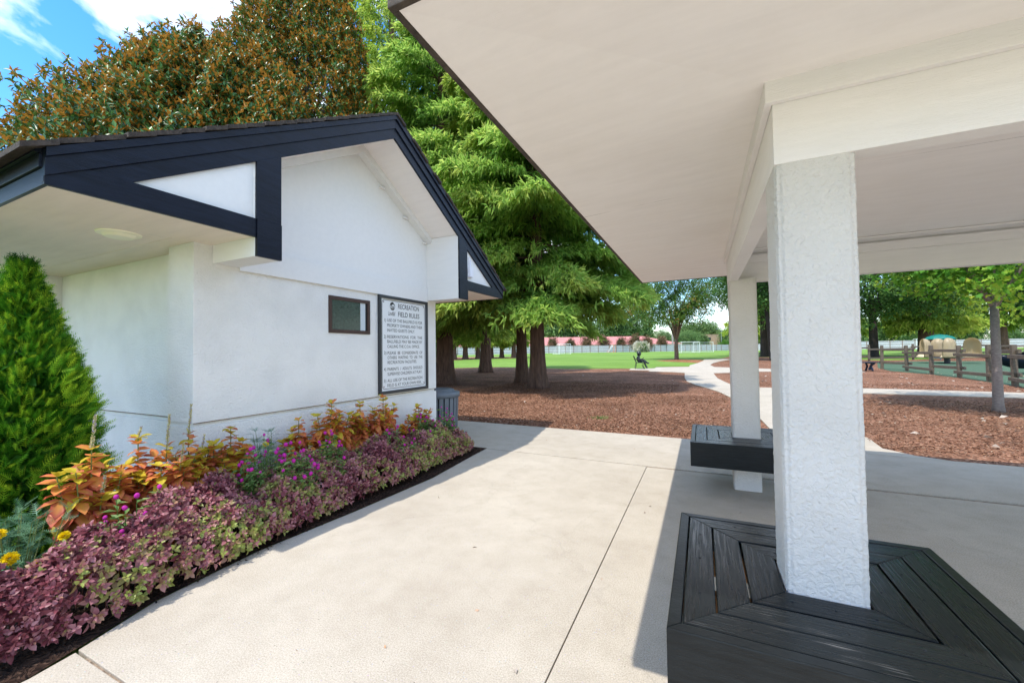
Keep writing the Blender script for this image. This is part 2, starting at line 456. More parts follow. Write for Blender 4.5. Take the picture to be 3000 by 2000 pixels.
def link(name, me, m, parent=None, smooth=False):
    o = bpy.data.objects.new(name, me)
    COL.objects.link(o)
    if m is not None:
        for q in (m if isinstance(m, (list, tuple)) else [m]):
            me.materials.append(q)
    if parent is not None:
        L0 = ORG[parent.name]
        if L0.length > 0:
            me.transform(Matrix.Translation(-L0))
        ORG[o.name] = L0
        o.parent = parent
    else:
        ORG[o.name] = Vector((0, 0, 0))
    if smooth:
        me.polygons.foreach_set('use_smooth', [True] * len(me.polygons))
    return o


class MB:
    def __init__(s):
        s.v = []; s.f = []; s.mi = []

    def add(s, vs, fs, mi=0):
        n = len(s.v)
        s.v += [tuple(v) for v in vs]
        s.f += [tuple(i + n for i in f) for f in fs]
        s.mi += [mi] * len(fs)
        return s

    def box(s, x0, y0, z0, x1, y1, z1, mi=0):
        return s.hexa([(x0, y0, z0), (x1, y0, z0), (x1, y1, z0), (x0, y1, z0), (x0, y0, z1), (x1, y0, z1), (x1, y1, z1), (x0, y1, z1)], mi)

    def hexa(s, p, mi=0):
        return s.add(p, [(0, 3, 2, 1), (4, 5, 6, 7), (0, 1, 5, 4), (1, 2, 6, 5), (2, 3, 7, 6), (3, 0, 4, 7)], mi)

    def beam(s, a, b, w, h, up=(0, 0, 1), mi=0):
        a = Vector(a); b = Vector(b); d = (b - a).normalized(); up = Vector(up)
        sd = d.cross(up).normalized() * (w / 2); u = sd.cross(d).normalized() * (h / 2)
        return s.hexa([a - sd - u, b - sd - u, b + sd - u, a + sd - u, a - sd + u, b - sd + u, b + sd + u, a + sd + u], mi)

    def prism(s, pts, x0, x1, axis=0, mi=0):
        """extrude a polygon given in the two other axes"""
        def mk(a, t):
            if axis == 0: return (t, a[0], a[1])
            if axis == 1: return (a[0], t, a[1])
            return (a[0], a[1], t)
        n = len(pts)
        vs = [mk(p, x0) for p in pts] + [mk(p, x1) for p in pts]
        fs = [tuple(range(n - 1, -1, -1)), tuple(range(n, 2 * n))] + [(i, (i + 1) % n, n + (i + 1) % n, n + i) for i in range(n)]
        return s.add(vs, fs, mi)

    def tube(s, pts, rad, n=8, cap=True, mi=0, flute=None):
        pts = [Vector(p) for p in pts]
        if not isinstance(rad, (list, tuple)):
            rad = [rad] * len(pts)
        base = len(s.v)
        ref = Vector((0, 0, 1)) if abs((pts[1] - pts[0]).normalized().z) < .9 else Vector((1, 0, 0))
        for i, p in enumerate(pts):
            d = (pts[min(i + 1, len(pts) - 1)] - pts[max(i - 1, 0)]).normalized()
            a = d.cross(ref).normalized(); b = d.cross(a)
            for k in range(n):
                t = 2 * PI * k / n
                rr = rad[i] * (1 + (flute(i, t) if flute else 0))
                s.v.append(tuple(p + a * (math.cos(t) * rr) + b * (math.sin(t) * rr)))
        for i in range(len(pts) - 1):
            for k in range(n):
                q = (k + 1) % n
                s.f.append((base + i * n + k, base + i * n + q, base + (i + 1) * n + q, base + (i + 1) * n + k)); s.mi.append(mi)
        if cap:
            s.f.append(tuple(base + k for k in range(n - 1, -1, -1))); s.mi.append(mi)
            e = base + (len(pts) - 1) * n
            s.f.append(tuple(e + k for k in range(n))); s.mi.append(mi)
        return s

    def lathe(s, prof, c=(0, 0, 0), n=24, mi=0):
        base = len(s.v)
        for r, z in prof:
            for k in range(n):
                t = 2 * PI * k / n
                s.v.append((c[0] + r * math.cos(t), c[1] + r * math.sin(t), c[2] + z))
        for i in range(len(prof) - 1):
            for k in range(n):
                q = (k + 1) % n
                s.f.append((base + i * n + k, base + i * n + q, base + (i + 1) * n + q, base + (i + 1) * n + k)); s.mi.append(mi)
        return s

    def mesh(s, name, bevel=0):
        me = bpy.data.meshes.new(name)
        me.from_pydata(s.v, [], s.f)
        me.polygons.foreach_set('material_index', s.mi)
        bm = bmesh.new(); bm.from_mesh(me)
        bmesh.ops.recalc_face_normals(bm, faces=bm.faces)
        if bevel:
            es = [e for e in bm.edges if len(e.link_faces) == 2 and e.calc_face_angle(0) > .5]
            bmesh.ops.bevel(bm, geom=es, offset=bevel, segments=2, profile=.6, affect='EDGES', clamp_overlap=True)
        bm.to_mesh(me); bm.free()
        me.update()
        return me

    def build_each(s, name, m, parent=None, bevel=0, smooth=False):
        """one object per loose piece"""
        par = list(range(len(s.v)))

        def fd(a):
            while par[a] != a:
                par[a] = par[par[a]]; a = par[a]
            return a
        for f in s.f:
            r0 = fd(f[0])
            for i in f[1:]: par[fd(i)] = r0
        grp = {}
        for f in s.f: grp.setdefault(fd(f[0]), []).append(f)
        for fs in grp.values():
            ids = sorted({i for f in fs for i in f}); mp_ = {i: k for k, i in enumerate(ids)}
            q = MB(); q.add([s.v[i] for i in ids], [tuple(mp_[i] for i in f) for f in fs]); q.build(name, m, parent, bevel, smooth)

    def build(s, name, m, parent=None, bevel=0, smooth=False):
        return link(name, s.mesh(name, bevel), m, parent, smooth)


def G(y):
    return .0085 * min(max(y - 24, 0), 88)


def sheet(name, polys, z, m, kind='structure', parent=None, thick=0.0):
    """flat ground sheet following the terrain"""
    from mathutils.geometry import tessellate_polygon
    bm = bmesh.new()
    for poly in polys:
        pv = [Vector((x, y, 0)) for x, y in poly]
        vs = [bm.verts.new(v) for v in pv]
        for tri in tessellate_polygon([pv]):
            bm.faces.new([vs[i] for i in tri])
    for yy in (24, 112):
        g = bm.verts[:] + bm.edges[:] + bm.faces[:]
        bmesh.ops.bisect_plane(bm, geom=g, plane_co=(0, yy, 0), plane_no=(0, 1, 0))
    bm.normal_update()
    for f in bm.faces:
        if f.normal.z < 0: f.normal_flip()
    for v in bm.verts:
        v.co.z = G(v.co.y) + z
    if thick:
        for e in [e for e in bm.edges if len(e.link_faces) == 1]:
            a, b = e.verts
            c = bm.verts.new(b.co - Vector((0, 0, thick))); d = bm.verts.new(a.co - Vector((0, 0, thick)))
            bm.faces.new((a, b, c, d))
    me = bpy.data.meshes.new(name)
    bm.to_mesh(me); bm.free()
    o = link(name, me, m, parent)
    if kind: o['kind'] = kind
    return o


# leaf templates: (u along, v across, w up), faces, mid weight
T_FOLD = (np.array([(0, 0, 0), (.45, .5, .14), (1, 0, -.06), (.45, -.5, .14)]), [(0, 2, 1), (0, 3, 2)], np.array([1, 0, .3, 0]))
T_FLAT = (np.array([(0, -.3, 0), (0, .3, 0), (1, .12, -.08), (1, -.12, -.08)]), [(0, 3, 2, 1)], np.zeros(4))
T_OVAL = (np.array([(0, 0, 0), (.3, .46, .09), (.68, .38, .05), (1, 0, -.12), (.68, -.38, .05), (.3, -.46, .09), (.35, 0, 0), (.7, 0, -.02)]),
          [(0, 6, 1), (6, 7, 2, 1), (7, 3, 2), (0, 5, 6), (6, 5, 4, 7), (7, 4, 3)], np.array([1, 0, 0, 0, 0, 0, 1, .6]))
_ml = [(0, .0), (.05, .30), (.18, .5), (.28, .22), (.52, .46), (.6, .16), (1, 0), (.6, -.16), (.52, -.46), (.28, -.22), (.18, -.5), (.05, -.30)]
T_MAPLE = (np.array([(a, b, 0.10 * abs(b) - .06 * a) for a, b in _ml] + [(.3, 0, 0)]), [(12, (i + 1) % 12, i) for i in range(12)], np.zeros(13))
_sp = [(0, -.02, 0), (0, .02, 0), (1, .0, 0)]
_fa = [(0, 2, 1)]
for _k in range(6):
    _u = .12 + .14 * _k
    for _s in (-1, 1):
        _n = len(_sp)
        _sp += [(_u, 0, 0), (_u + .07, 0, 0), (_u + .30 - .02 * _k, _s * (.34 - .045 * _k), .03)]
        _fa.append((_n, _n + 1, _n + 2) if _s > 0 else (_n, _n + 2, _n + 1))
T_FERN = (np.array(_sp), _fa, np.zeros(len(_sp)))


def nrm(a):
    return a / np.maximum(1e-9, np.linalg.norm(a, axis=-1, keepdims=True))


def leafmesh(name, groups):
    """groups: list of (template, pos, dir, up, length, width, rnd)"""
    V = []; FL = []; FT = []; RN = []; MI = []; off = 0
    for T, pos, d, up, ln, wd, rn in groups:
        t, fs, mid = T
        n = len(pos)
        if n == 0: continue
        d = nrm(d)
        side = nrm(np.cross(up, d))
        u = np.cross(d, side)
        ln = np.broadcast_to(ln, (n,)); wd = np.broadcast_to(wd, (n,))
        P = (pos[:, None] + d[:, None] * (t[None, :, 0:1] * ln[:, None, None]) + side[:, None] * (t[None, :, 1:2] * wd[:, None, None])
             + u[:, None] * (t[None, :, 2:3] * ln[:, None, None]))
        k = len(t)
        V.append(P.reshape(-1, 3))
        flat = np.concatenate([np.array(f) for f in fs])
        tot = np.array([len(f) for f in fs])
        FL.append((flat[None] + (off + np.arange(n) * k)[:, None]).ravel())
        FT.append(np.tile(tot, n))
        RN.append(np.repeat(np.broadcast_to(rn, (n,)), k))
        MI.append(np.tile(mid, n))
        off += n * k
    V = np.concatenate(V).astype(np.float32); FL = np.concatenate(FL).astype(np.int32); FT = np.concatenate(FT).astype(np.int32)
    me = bpy.data.meshes.new(name)
    me.vertices.add(len(V)); me.vertices.foreach_set('co', V.ravel())
    me.loops.add(len(FL)); me.loops.foreach_set('vertex_index', FL)
    me.polygons.add(len(FT))
    st = np.zeros(len(FT), np.int32); st[1:] = np.cumsum(FT)[:-1]
    me.polygons.foreach_set('loop_start', st)
    a = me.attributes.new('rnd', 'FLOAT', 'POINT'); a.data.foreach_set('value', np.clip(np.concatenate(RN), 0, 1).astype(np.float32))
    a = me.attributes.new('mid', 'FLOAT', 'POINT'); a.data.foreach_set('value', np.concatenate(MI).astype(np.float32))
    me.update(calc_edges=True)
    return me


def rv(n):
    return nrm(rng.normal(size=(n, 3)))


def lump(d, seed, amp=.15, fr=2.3):
    """smooth random lumps on directions d"""
    r = np.random.default_rng(seed)
    s = np.zeros(len(d))
    for k in range(7):
        w = r.normal(size=3) * fr * (1 + .35 * k)
        s += np.sin(d @ w + r.uniform(0, 6.28)) / (1 + .35 * k)
    return 1 + amp * s


# ------------------------------------------------------------------ the ground
sheet('lawn', [[(-700, -60), (700, -60), (700, 900), (-700, 900)]], -.035, GRASS)
# bark mulch around the pavilion and under the trees
sheet('mulch_ground', [[(-60, 4), (-60, 33), (-30, 31), (-19.1, 28.7), (-16.4, 30.8), (-11.4, 29.5), (-8.9, 28.7), (-4.4, 29.5), (-2.9, 27.5), (-2.0, 33.5), (.2, 42.0), (.9, 46.5), (3.5, 62), (12.5, 50), (14, 45),
                        (17.0, 47.2), (23, 53), (35, 64), (60, 66), (60, 4)]], -.02, MULCH)
sheet('lawn_patch', [[(-3.4, 29.2), (-3.06, 32.4), (-.7, 33.1), (-.88, 34.8), (-.36, 39.0), (.0, 42.4), (.35, 46.5), (-12, 46), (-12, 31)]], -.012, GRASS)
sheet('mulch_bed', [[(-4.6, 45.9), (-2.8, 49.9), (0.1, 47.6), (.2, 42.8), (-.4, 39.4), (-3.3, 43.1)]], -.008, STRAW)
sheet('shade_bed', [[(-60, 46), (-32.6, 48.9), (-31.6, 55.5), (-26.7, 59.4), (-27, 66), (-60, 72)]], -.012, MULCH)
# paths
sheet('path', [[(2.62, 6.515), (2.36, 6.66), (2.14, 6.98), (2.2, 7.66), (1.95, 10.0), (1.85, 13.92), (4.35, 15.11), (7.6, 14.9), (16, 14.4), (16, 15.9), (8.3, 16.45), (4.86, 16.86), (2.23, 16.31), (1.5, 16.3), (.93, 17.65), (.77, 19.15), (.61, 20.96), (.54, 25.08),
                (1.37, 25.67), (2.97, 27.0), (7.8, 27.35), (7.8, 29.6), (4.04, 29.84), (1.69, 31.43), (.77, 32.05), (.55, 35.51), (.84, 39.06), (1.52, 43.36), (3.2, 50), (2.0, 51), (.2, 48.9), (.05, 44.42), (-.36, 39.06), (-.9, 34.8), (-.88, 32.22),
                (-3.06, 31.38), (-3.03, 26.24), (-2.29, 25.98), (-1.62, 25.73), (-.93, 25.15), (-.79, 21.14), (-.61, 18.57), (-.28, 16.96), (.07, 15.79), (.43, 14.44), (.68, 12.83), (.98, 9.4), (1.0, 8.1), (.95, 6.60)]], 0.0, CONC, thick=.03)
sheet('paving', [[(-4.4, 27.6), (-3.04, 27.2), (-3.04, 29.8), (-4.6, 29.5)]], 0.0, CONC, thick=.03)
# the slab between the hut and the pavilion and under the pavilion, cut along its joints
jy = [(-6, .85), (.85, 4.93), (4.93, 6.74)]
slab = MB()
g = .003


def slabpoly(pts, name='slab'):
    slab.prism(pts, -.14, 0, axis=2)


slabpoly([(-.61 - g, .85 + g), (-.61 - g, 4.93 - g * 2), (-2.76, 4.98), (-2.74, 4.6), (-2.66, 3.6), (-2.72, 2.6), (-2.80, 1.8), (-2.76, 1.2), (-2.64, .86)])
slabpoly([(-.61 - g, -26), (-.61 - g, .85 - g), (-2.63, .85 - g), (-2.6, .7), (-2.6, -26)])  # extended behind the camera, out of view, to bounce warm light upward
slabpoly([(-2.76, 5.0), (-2.74, 5.0), (-.61 - g, 4.95), (-.61 + g, 4.95), (4.6, 5.42 - .45), (9, 4.6), (9, 6.15), (4.6, 6.4), (-.25, 6.66), (-3.2, 6.78), (-6.4, 6.9), (-6.4, 5.0)])
slabpoly([(-.61 + g, -26), (9, -26), (9, 4.5), (4.6, 4.9), (-.61 + g, 4.9)])  # unseen rear stretch added for its warm bounce onto beams and soffit
sl_ = slab.build('slab', CONC, bevel=.003)
sl_['kind'] = 'structure'
sub = MB().box(-2.55, -25.9, -.12, 8.9, 6.0, -.012).box(-6.3, 5.05, -.13, -2.56, 6.6, -.013).build('slab_joint', JOINT)
sub['kind'] = 'structure'
sheet('bed_soil', [[(-2.76, 5.0), (-2.74, 4.6), (-2.66, 3.6), (-2.72, 2.6), (-2.80, 1.8), (-2.76, 1.2), (-2.6, .7), (-2.6, -2), (-9, -2), (-9, 2.0), (-3.65, 2.0), (-3.65, 5.0)]], .004, MULCHD)
sheet('playground_surface', [[(9.0, 17.4), (9.5, 20.2), (9.85, 23.3), (9.8, 26), (9.2, 28.5), (9.7, 31.9), (12.5, 41.2), (15, 42.6), (19.6, 43.2), (30, 45), (40, 40), (40, 14), (12, 12)]], -.010, RUBBER)

# ------------------------------------------------------------------ pavilion
pav = thing('pavilion', 'white open pavilion with flat painted soffit on rough stucco columns', 'pavilion', (2, 3, 0))
CX = ((.25, .483), (3.2, 3.433))
CY = ((1.704, 1.94), (4.44, 4.675))


def stucco_post(x0, y0, x1, y1, z0, z1, cell=.013, amp=.0019):
    bm = bmesh.new()
    nx = max(2, int((x1 - x0) / cell)); ny = max(2, int((y1 - y0) / cell)); nzz = int((z1 - z0) / cell)
    ring = []
    for i in range(nx): ring.append((x0 + (x1 - x0) * i / nx, y0))
    for i in range(ny): ring.append((x1, y0 + (y1 - y0) * i / ny))
    for i in range(nx): ring.append((x1 - (x1 - x0) * i / nx, y1))
    for i in range(ny): ring.append((x0, y1 - (y1 - y0) * i / ny))
    cx, cy = (x0 + x1) / 2, (y0 + y1) / 2
    rows = []
    for k in range(nzz + 1):
        z = z0 + (z1 - z0) * k / nzz
        row = []
        for x, y in ring:
            n1 = mnoise.noise((x * 55, y * 55, z * 55)); n2 = mnoise.noise((x * 100, y * 100, z * 100)); n3 = mnoise.noise((x * 6 + 9, y * 6, z * 4))
            n1 = max(-.25, n1)
            d = amp * (n1 * 1.1 + n2 * .7 + n3 * .5)
            v = Vector((x - cx, y - cy, 0)); q = v.normalized()
            edge = min(abs(abs(v.x) - (x1 - x0) / 2) + abs(abs(v.y) - (y1 - y0) / 2), 1)
            v2 = v * (1 - (.006 / v.length if edge < .016 else 0)) + q * d
            row.append(bm.verts.new((cx + v2.x, cy + v2.y, z)))
        rows.append(row)
    n = len(ring)
    for k in range(nzz):
        for i in range(n):
            bm.faces.new((rows[k][i], rows[k][(i + 1) % n], rows[k + 1][(i + 1) % n], rows[k + 1][i]))
    me = bpy.data.meshes.new('column')
    bm.to_mesh(me); bm.free()
    return me


for i, (x0, x1) in enumerate(CX):
    for j, (y0, y1) in enumerate(CY):
        me = stucco_post(x0, y0, x1, y1, 0, 2.02, (.0065 if j == 0 else .012) if i == 0 else .03)
        link('column', me, STUCCO2, pav, smooth=True)
ZB, ZS, ZE = 2.006, 2.30, 2.245
XO0, XO1, YO0, YO1 = .248, 3.435, 1.700, 4.678     # outer faces of the beams
bw = .082
EO = .886
f1 = .025
# lower beam boxes (two boards with a reveal between) and the frieze above, standing proud
for nm, bx in (('front', (XO0, YO0, XO1, YO0 + bw)), ('back', (XO0, YO1 - bw, XO1, YO1)), ('left', (XO0, YO0 + bw, XO0 + bw, YO1 - bw)), ('right', (XO1 - bw, YO0 + bw, XO1, YO1 - bw))):
    MB().box(bx[0], bx[1], ZB, bx[2], bx[3], ZS + .02).build('beam', BEAM, pav, bevel=.003)
fr = MB()
fr.box(XO0 - f1, YO0 - f1, 2.222, XO1 + f1, YO0 - .0005, ZS + .01)
fr.box(XO0 - f1, YO1 + .0005, 2.222, XO1 + f1, YO1 + f1, ZS + .01)
fr.box(XO0 - f1, YO0 - .0005, 2.222, XO0 - .0005, YO1 + .0005, ZS + .01)
fr.box(XO1 + .0005, YO0 - .0005, 2.222, XO1 + f1, YO1 + .0005, ZS + .01)
fr.build_each('frieze', BEAM, pav, bevel=.003)
# inner trim below the inner ceiling
tr = MB()
xi0, xi1, yi0, yi1 = XO0 + bw, XO1 - bw, YO0 + bw, YO1 - bw
tr.box(xi0 + .001, yi1 - .022, 2.19, xi1, yi1 - .001, 2.27)
tr.box(xi0 + .001, yi0 + .001, 2.19, xi1, yi0 + .022, 2.27)
tr.box(xi0 + .001, yi0 + .022, 2.19, xi0 + .022, yi1 - .022, 2.27)
tr.box(xi0 + .03, yi1 - .16, 2.284, xi1, yi1 - .025, 2.2985)
tr.build_each('inner_trim', BEAM, pav, bevel=.002)
MB().box(xi0 - .03, yi0 - .03, 2.301, xi1 + .03, yi1 + .03, 2.325).build('ceiling', SOFFIT, pav)
# sloped soffit ring
ex0, ex1, ey0, ey1 = XO0 - EO - .06, XO1 + EO, YO0 - EO, YO1 + f1 + EO + .02
sf = MB()
ins = [(XO0 + .03, YO0 + .03), (XO1 - .03, YO0 + .03), (XO1 - .03, YO1 - .03), (XO0 + .03, YO1 - .03)]
outs = [(ex0, ey0), (ex1, ey0), (ex1, ey1), (ex0, ey1)]
zi = ZS + .002
for k in range(4):
    q = (k + 1) % 4
    a, b, c, d = ins[k], ins[q], outs[q], outs[k]
    sf.hexa([(a[0], a[1], zi), (b[0], b[1], zi), (c[0], c[1], ZE), (d[0], d[1], ZE), (a[0], a[1], zi + .02), (b[0], b[1], zi + .02), (c[0], c[1], ZE + .02), (d[0], d[1], ZE + .02)])
sf.build_each('soffit', SOFFIT, pav)
fa = MB()
t_ = .02
for (ax, ay), (bx_, by) in (((ex0 - t_, ey0 - t_), (ex1 + t_, ey0)), ((ex0 - t_, ey1), (ex1 + t_, ey1 + t_)), ((ex0 - t_, ey0), (ex0, ey1)), ((ex1, ey0), (ex1 + t_, ey1))):
    fa.box(ax, ay, ZE - .004, bx_, by, ZE + .17)
fa.build_each('fascia', EDGE, pav, bevel=.003)
rf = MB()
o_ = .055
cxr, cyr = (ex0 + ex1) / 2, (ey0 + ey1) / 2
P4 = [(ex0 - o_, ey0 - o_, ZE + .15), (ex1 + o_, ey0 - o_, ZE + .15), (ex1 + o_, ey1 + o_, ZE + .15), (ex0 - o_, ey1 + o_, ZE + .15)]
rf.add(P4 + [(p[0], p[1], p[2] + .03) for p in P4] + [(cxr, cyr, ZE + 1.5)],
       [(0, 1, 2, 3), (4, 5, 8), (5, 6, 8), (6, 7, 8), (7, 4, 8), (0, 1, 5, 4), (1, 2, 6, 5), (2, 3, 7, 6), (3, 0, 4, 7)])
rf.build('roof', SHING, pav)


# benches around the columns
def grain_mesh(boards, name, bevel=.003):
    """boards: list of (polygon xy, z0, z1, dir xy); stores a grain coordinate along each board"""
    bm = bmesh.new()
    lay = bm.verts.layers.float_vector.new('grain')
    for bi, (pts, z0, z1, dr) in enumerate(boards):
        b2 = bmesh.new()
        lo = [b2.verts.new((x, y, z0)) for x, y in pts]; hi = [b2.verts.new((x, y, z1)) for x, y in pts]
        b2.faces.new(lo[::-1]); b2.faces.new(hi)
        n = len(pts)
        for i in range(n): b2.faces.new((lo[i], lo[(i + 1) % n], hi[(i + 1) % n], hi[i]))
        bmesh.ops.recalc_face_normals(b2, faces=b2.faces)
        bmesh.ops.bevel(b2, geom=b2.edges[:], offset=bevel, segments=2, affect='EDGES', profile=.6)
        l2 = b2.verts.layers.float_vector.new('grain')
        dx, dy = dr
        for v in b2.verts:
            v[l2] = Vector((v.co.x * dx + v.co.y * dy + bi * 3.7, -v.co.x * dy + v.co.y * dx + v.co.z + bi * 1.3, 0))
        t = bpy.data.meshes.new('t'); b2.to_mesh(t); b2.free()
        bm.from_mesh(t); bpy.data.meshes.remove(t)
    me = bpy.data.meshes.new(name)
    bm.to_mesh(me); bm.free()
    return me


def wall_bench(cx, cy, label, twist=0):
    b = thing('column_bench', label, 'bench', (cx, cy, 0), 'black benches wrapped around the pavilion columns')
    H = .485; zt = .5
    inner = .122
    rings = [(.441, .345), (.339, .240), (.232, inner)]
    boards = []

    def corner(r, k):
        return [(cx - r, cy - r), (cx + r, cy - r), (cx + r, cy + r), (cx - r, cy + r)][k]
    dirs = [(1, 0), (0, 1), (1, 0), (0, 1)]
    for ro, ri in rings:
        for k in range(4):
            q = (k + 1) % 4
            e = .0012
            a, b_, c, d = corner(ro, k), corner(ro, q), corner(ri, q), corner(ri, k)
            boards.append(([a, b_, c, d], zt - .038, zt - .002 * random.random(), dirs[k]))
    link('seat', grain_mesh(boards, 'seat', .0028), BENCHP, b)
    sk = []
    w = .040
    for k in range(4):
        q = (k + 1) % 4
        a, b_, c, d = corner(H, k), corner(H, q), corner(H - w, q), corner(H - w, k)
        sk.append(([a, b_, c, d], zt - .22, zt, dirs[k]))
    link('skirt', grain_mesh(sk, 'skirt', .004), BENCHS, b)
    sc0 = None
    for k in range(4):
        for r in (.393, .29, .178):
            for f in (-.62, 0.04, .62):
                ux, uy = ((f * r, -r), (r, f * r), (f * r, r), (-r, f * r))[k]
                if sc0 is None:
                    sc0 = MB().lathe([(0, .0012), (.0035, .001), (.0045, -.001)], (0, 0, 0), 10).mesh('screw'); sc0.materials.append(BENCHS)
                o = bpy.data.objects.new('screw', sc0); COL.objects.link(o); o.parent = b; o.location = (ux, uy, zt - .0005)
    cl = MB()
    for s in (-1, 1):
        cl.box(cx - .44, cy + s * .16 - .02, zt - .13, cx + .44, cy + s * .16 + .02, zt - .040)
        cl.box(cx + s * .3 - .02, cy - .435, zt - .125, cx + s * .3 + .02, cy + .435, zt - .041)
    cl.build_each('joist', RAWWOOD, b)
    return b


wall_bench(.3665, 1.822, 'large black slatted wooden bench around the nearest stucco column, in the front right corner')
wall_bench(.3665, 4.5575, 'black slatted wooden bench around the farther stucco column, partly behind the near column')

# ------------------------------------------------------------------ the white hut
hut = thing('field_house', 'white stucco field house with black trimmed gable roof and flower bed in front', 'building', (-6, 3.5, 0))
XW, XG = -3.7, -3.124
XE = -11.0
PK, TOP, SL = 3.565, 4.09, .593


def rk(y, d=0):
    return TOP - SL * abs(y - PK) - d


Z0 = .806
wl = MB()
# one body: the corner stands forward of the long side wall; a groove runs round at 0.8 m


def plan(i):
    return [(XE, 1.98 + i), (-4.07 - i, 1.98 + i), (-4.07 - i, 1.845 + i), (XW - i, 1.845 + i), (XW - i, 5.115 - i), (XE, 5.115 - i)]


wl.prism(plan(0), -.1, Z0 - .04, axis=2)
wl.prism(plan(.022), Z0 - .0402, Z0, axis=2)
wl.prism(plan(0), Z0, 2.2725, axis=2)
wl.build('wall', STUCCO, hut, bevel=.003)
for xa in (-6.98, -9.9):
    w = MB()
    e = .37
    w.box(xa, 1.845, -.1, xa + e + (.005 if xa > -4.1 else 0), 1.9795, Z0 - .04)
    w.box(xa + .01, 1.857, Z0 - .042, xa + e - .007, 1.9795, Z0)
    w.box(xa, 1.845, Z0, xa + e + (.005 if xa > -4.1 else 0), 1.9795, 2.2725)
    w.build('pilaster', STUCCO, hut, bevel=.004)
# gable wall, smooth white, with the horizontal band along its foot
gw = MB()
gw.prism([(1.985, 2.096), (5.115, 2.096), (5.115, 2.95), (PK, 3.86), (1.985, 2.95)], XW - .1, XW + .004)
gw.build('gable_wall', WHITE, hut)
bd = MB()
bd.box(XW + .004, 2.192, 2.096, XW + .028, 4.886, 2.312)
# raking band under the roof
for s in (-1, 1):
    ya = PK; yb = PK + s * 1.37
    q = [(ya, 3.88 - .0), (ya, 3.745), (yb, 3.745 - SL * 1.37), (yb, 3.88 - SL * 1.37)]
    bd.prism(q if s > 0 else q[::-1], XW + .004, XW + .11)
bd.build_each('band', WHITE, hut, bevel=.002)
tb = MB()
for yy in (3.98, 4.42, 4.84):
    z = 3.745 - SL * (yy - PK) + .012
    tb.box(XW + .004, yy - .06, z - .045, XW + .045, yy + .02, z - .028)
tb.build_each('vent_block', WHITE, hut)
# boxed eaves: fin walls, front triangles and flat soffits
fn = MB()
for y0, y1 in ((1.982, 2.187), (4.889, 5.11)):
    ym = y0 if y0 > PK else y1
    fn.prism([(y0, 2.12), (y1, 2.12), (y1, rk(y1, .27)), (y0, rk(y0, .27))], XW + .005, XG - .012)
fn.build_each('bracket', WHITE, hut, bevel=.002)
tri = MB()
tri.prism([(1.05, 2.28), (1.99, 2.28), (1.99, rk(1.99, .2)), (1.05, 2.47)], XG - .05, XG - .022)
tri.prism([(5.10, 2.28), (6.0, 2.28), (6.0, 2.50), (5.10, rk(5.10, .2))], XG - .05, XG - .022)
tri.build_each('gable_panel', WHITE, hut)
so_ = MB()
so_.box(XE, .885, 2.272, XG - .015, 1.9815, 2.285)
so_.box(XE, 5.1165, 2.272, XG - .015, 6.24, 2.285)
# tiny joint battens in the soffit
so_.box(XE, 1.70, 2.2685, XW - .0, 1.706, 2.2719)
so_.build_each('soffit', SOFFIT2, hut)
# sloped boards closing the overhang between the fins
rs = MB()
for s in (-1, 1):
    rs.hexa([(XW + .004, PK, rk(PK, .262)), (XG - .006, PK, rk(PK, .262)), (XG - .006, PK + s * 1.36, rk(PK + s * 1.36, .262)), (XW + .004, PK + s * 1.36, rk(PK + s * 1.36, .262)),
             (XW + .004, PK, rk(PK, .245)), (XG - .006, PK, rk(PK, .245)), (XG - .006, PK + s * 1.36, rk(PK + s * 1.36, .245)), (XW + .004, PK + s * 1.36, rk(PK + s * 1.36, .245))])
rs.build_each('rake_soffit', SOFFIT, hut)
# roof slab with ragged shingle courses
ro = MB()
for s in (-1, 1):
    ye = PK + s * 2.80
    ze = rk(ye)
    nco = 20
    for i in range(nco):
        t0, t1 = i / nco, (i + 1) / nco
        ya, yb = ye + (PK - ye) * t0, ye + (PK - ye) * t1
        j = random.uniform(-.012, .012)
        za, zb = rk(ya) + .012, rk(yb) + .002
        xg = XG + .045 + j
        ro.hexa([(XE - .4, ya, za - .03), (xg, ya, za - .03), (xg, yb, zb - .03), (XE - .4, yb, zb - .03), (XE - .4, ya, za), (xg, ya, za), (xg, yb, zb), (XE - .4, yb, zb)])
ro.build('roof', SHING, hut)


def rake(d0, d1, xa, xb, zcut=None):
    w = MB()
    for s in (-1, 1):
        ye = PK + s * 2.705
        pts = [(PK, rk(PK, d0)), (ye, rk(ye, d0))]
        z2 = rk(ye, d1)
        if zcut and z2 < zcut:
            yc = PK + s * (TOP - d1 - zcut) / SL
            pts += [(ye, zcut), (yc, zcut)]
        else:
            pts += [(ye, z2)]
        pts += [(PK, rk(PK, d1))]
        w.prism(pts if s < 0 else pts[::-1], xa, xb)
    return w


rake(.03, .078, XG - .02, XG + .035).build_each('crown_trim', BLACK, hut)
rake(.0782, .178, XG - .02, XG + .018).build_each('rake_board', BLACK, hut, bevel=.002)
rake(.1782, .292, XG - .021, XG + .002, 2.28).build_each('rake_board', BLACK, hut, bevel=.002)
ch = MB()
ch.prism([(.862, 2.266), (1.981, 2.266), (1.981, 2.412), (1.02, 2.412), (.862, 2.36)], XG - .02, XG + .006)
ch.prism([(5.112, 2.266), (6.268, 2.266), (6.268, 2.36), (6.1, 2.408), (5.112, 2.408)], XG - .02, XG + .006)
ch.build_each('tie_board', BLACK, hut, bevel=.002)
po = MB()
for y0, y1 in ((1.983, 2.187), (4.889, 5.11)):
    po.prism([(y0, 2.412), (y1, 2.412), (y1, rk(y1, .29)), (y0, rk(y0, .29))], XG - .0115, XG + .010)
    po.box(XG - .0115, y0, 2.118, XG + .017, y1, 2.410)
po.build_each('post', BLACK, hut, bevel=.002)
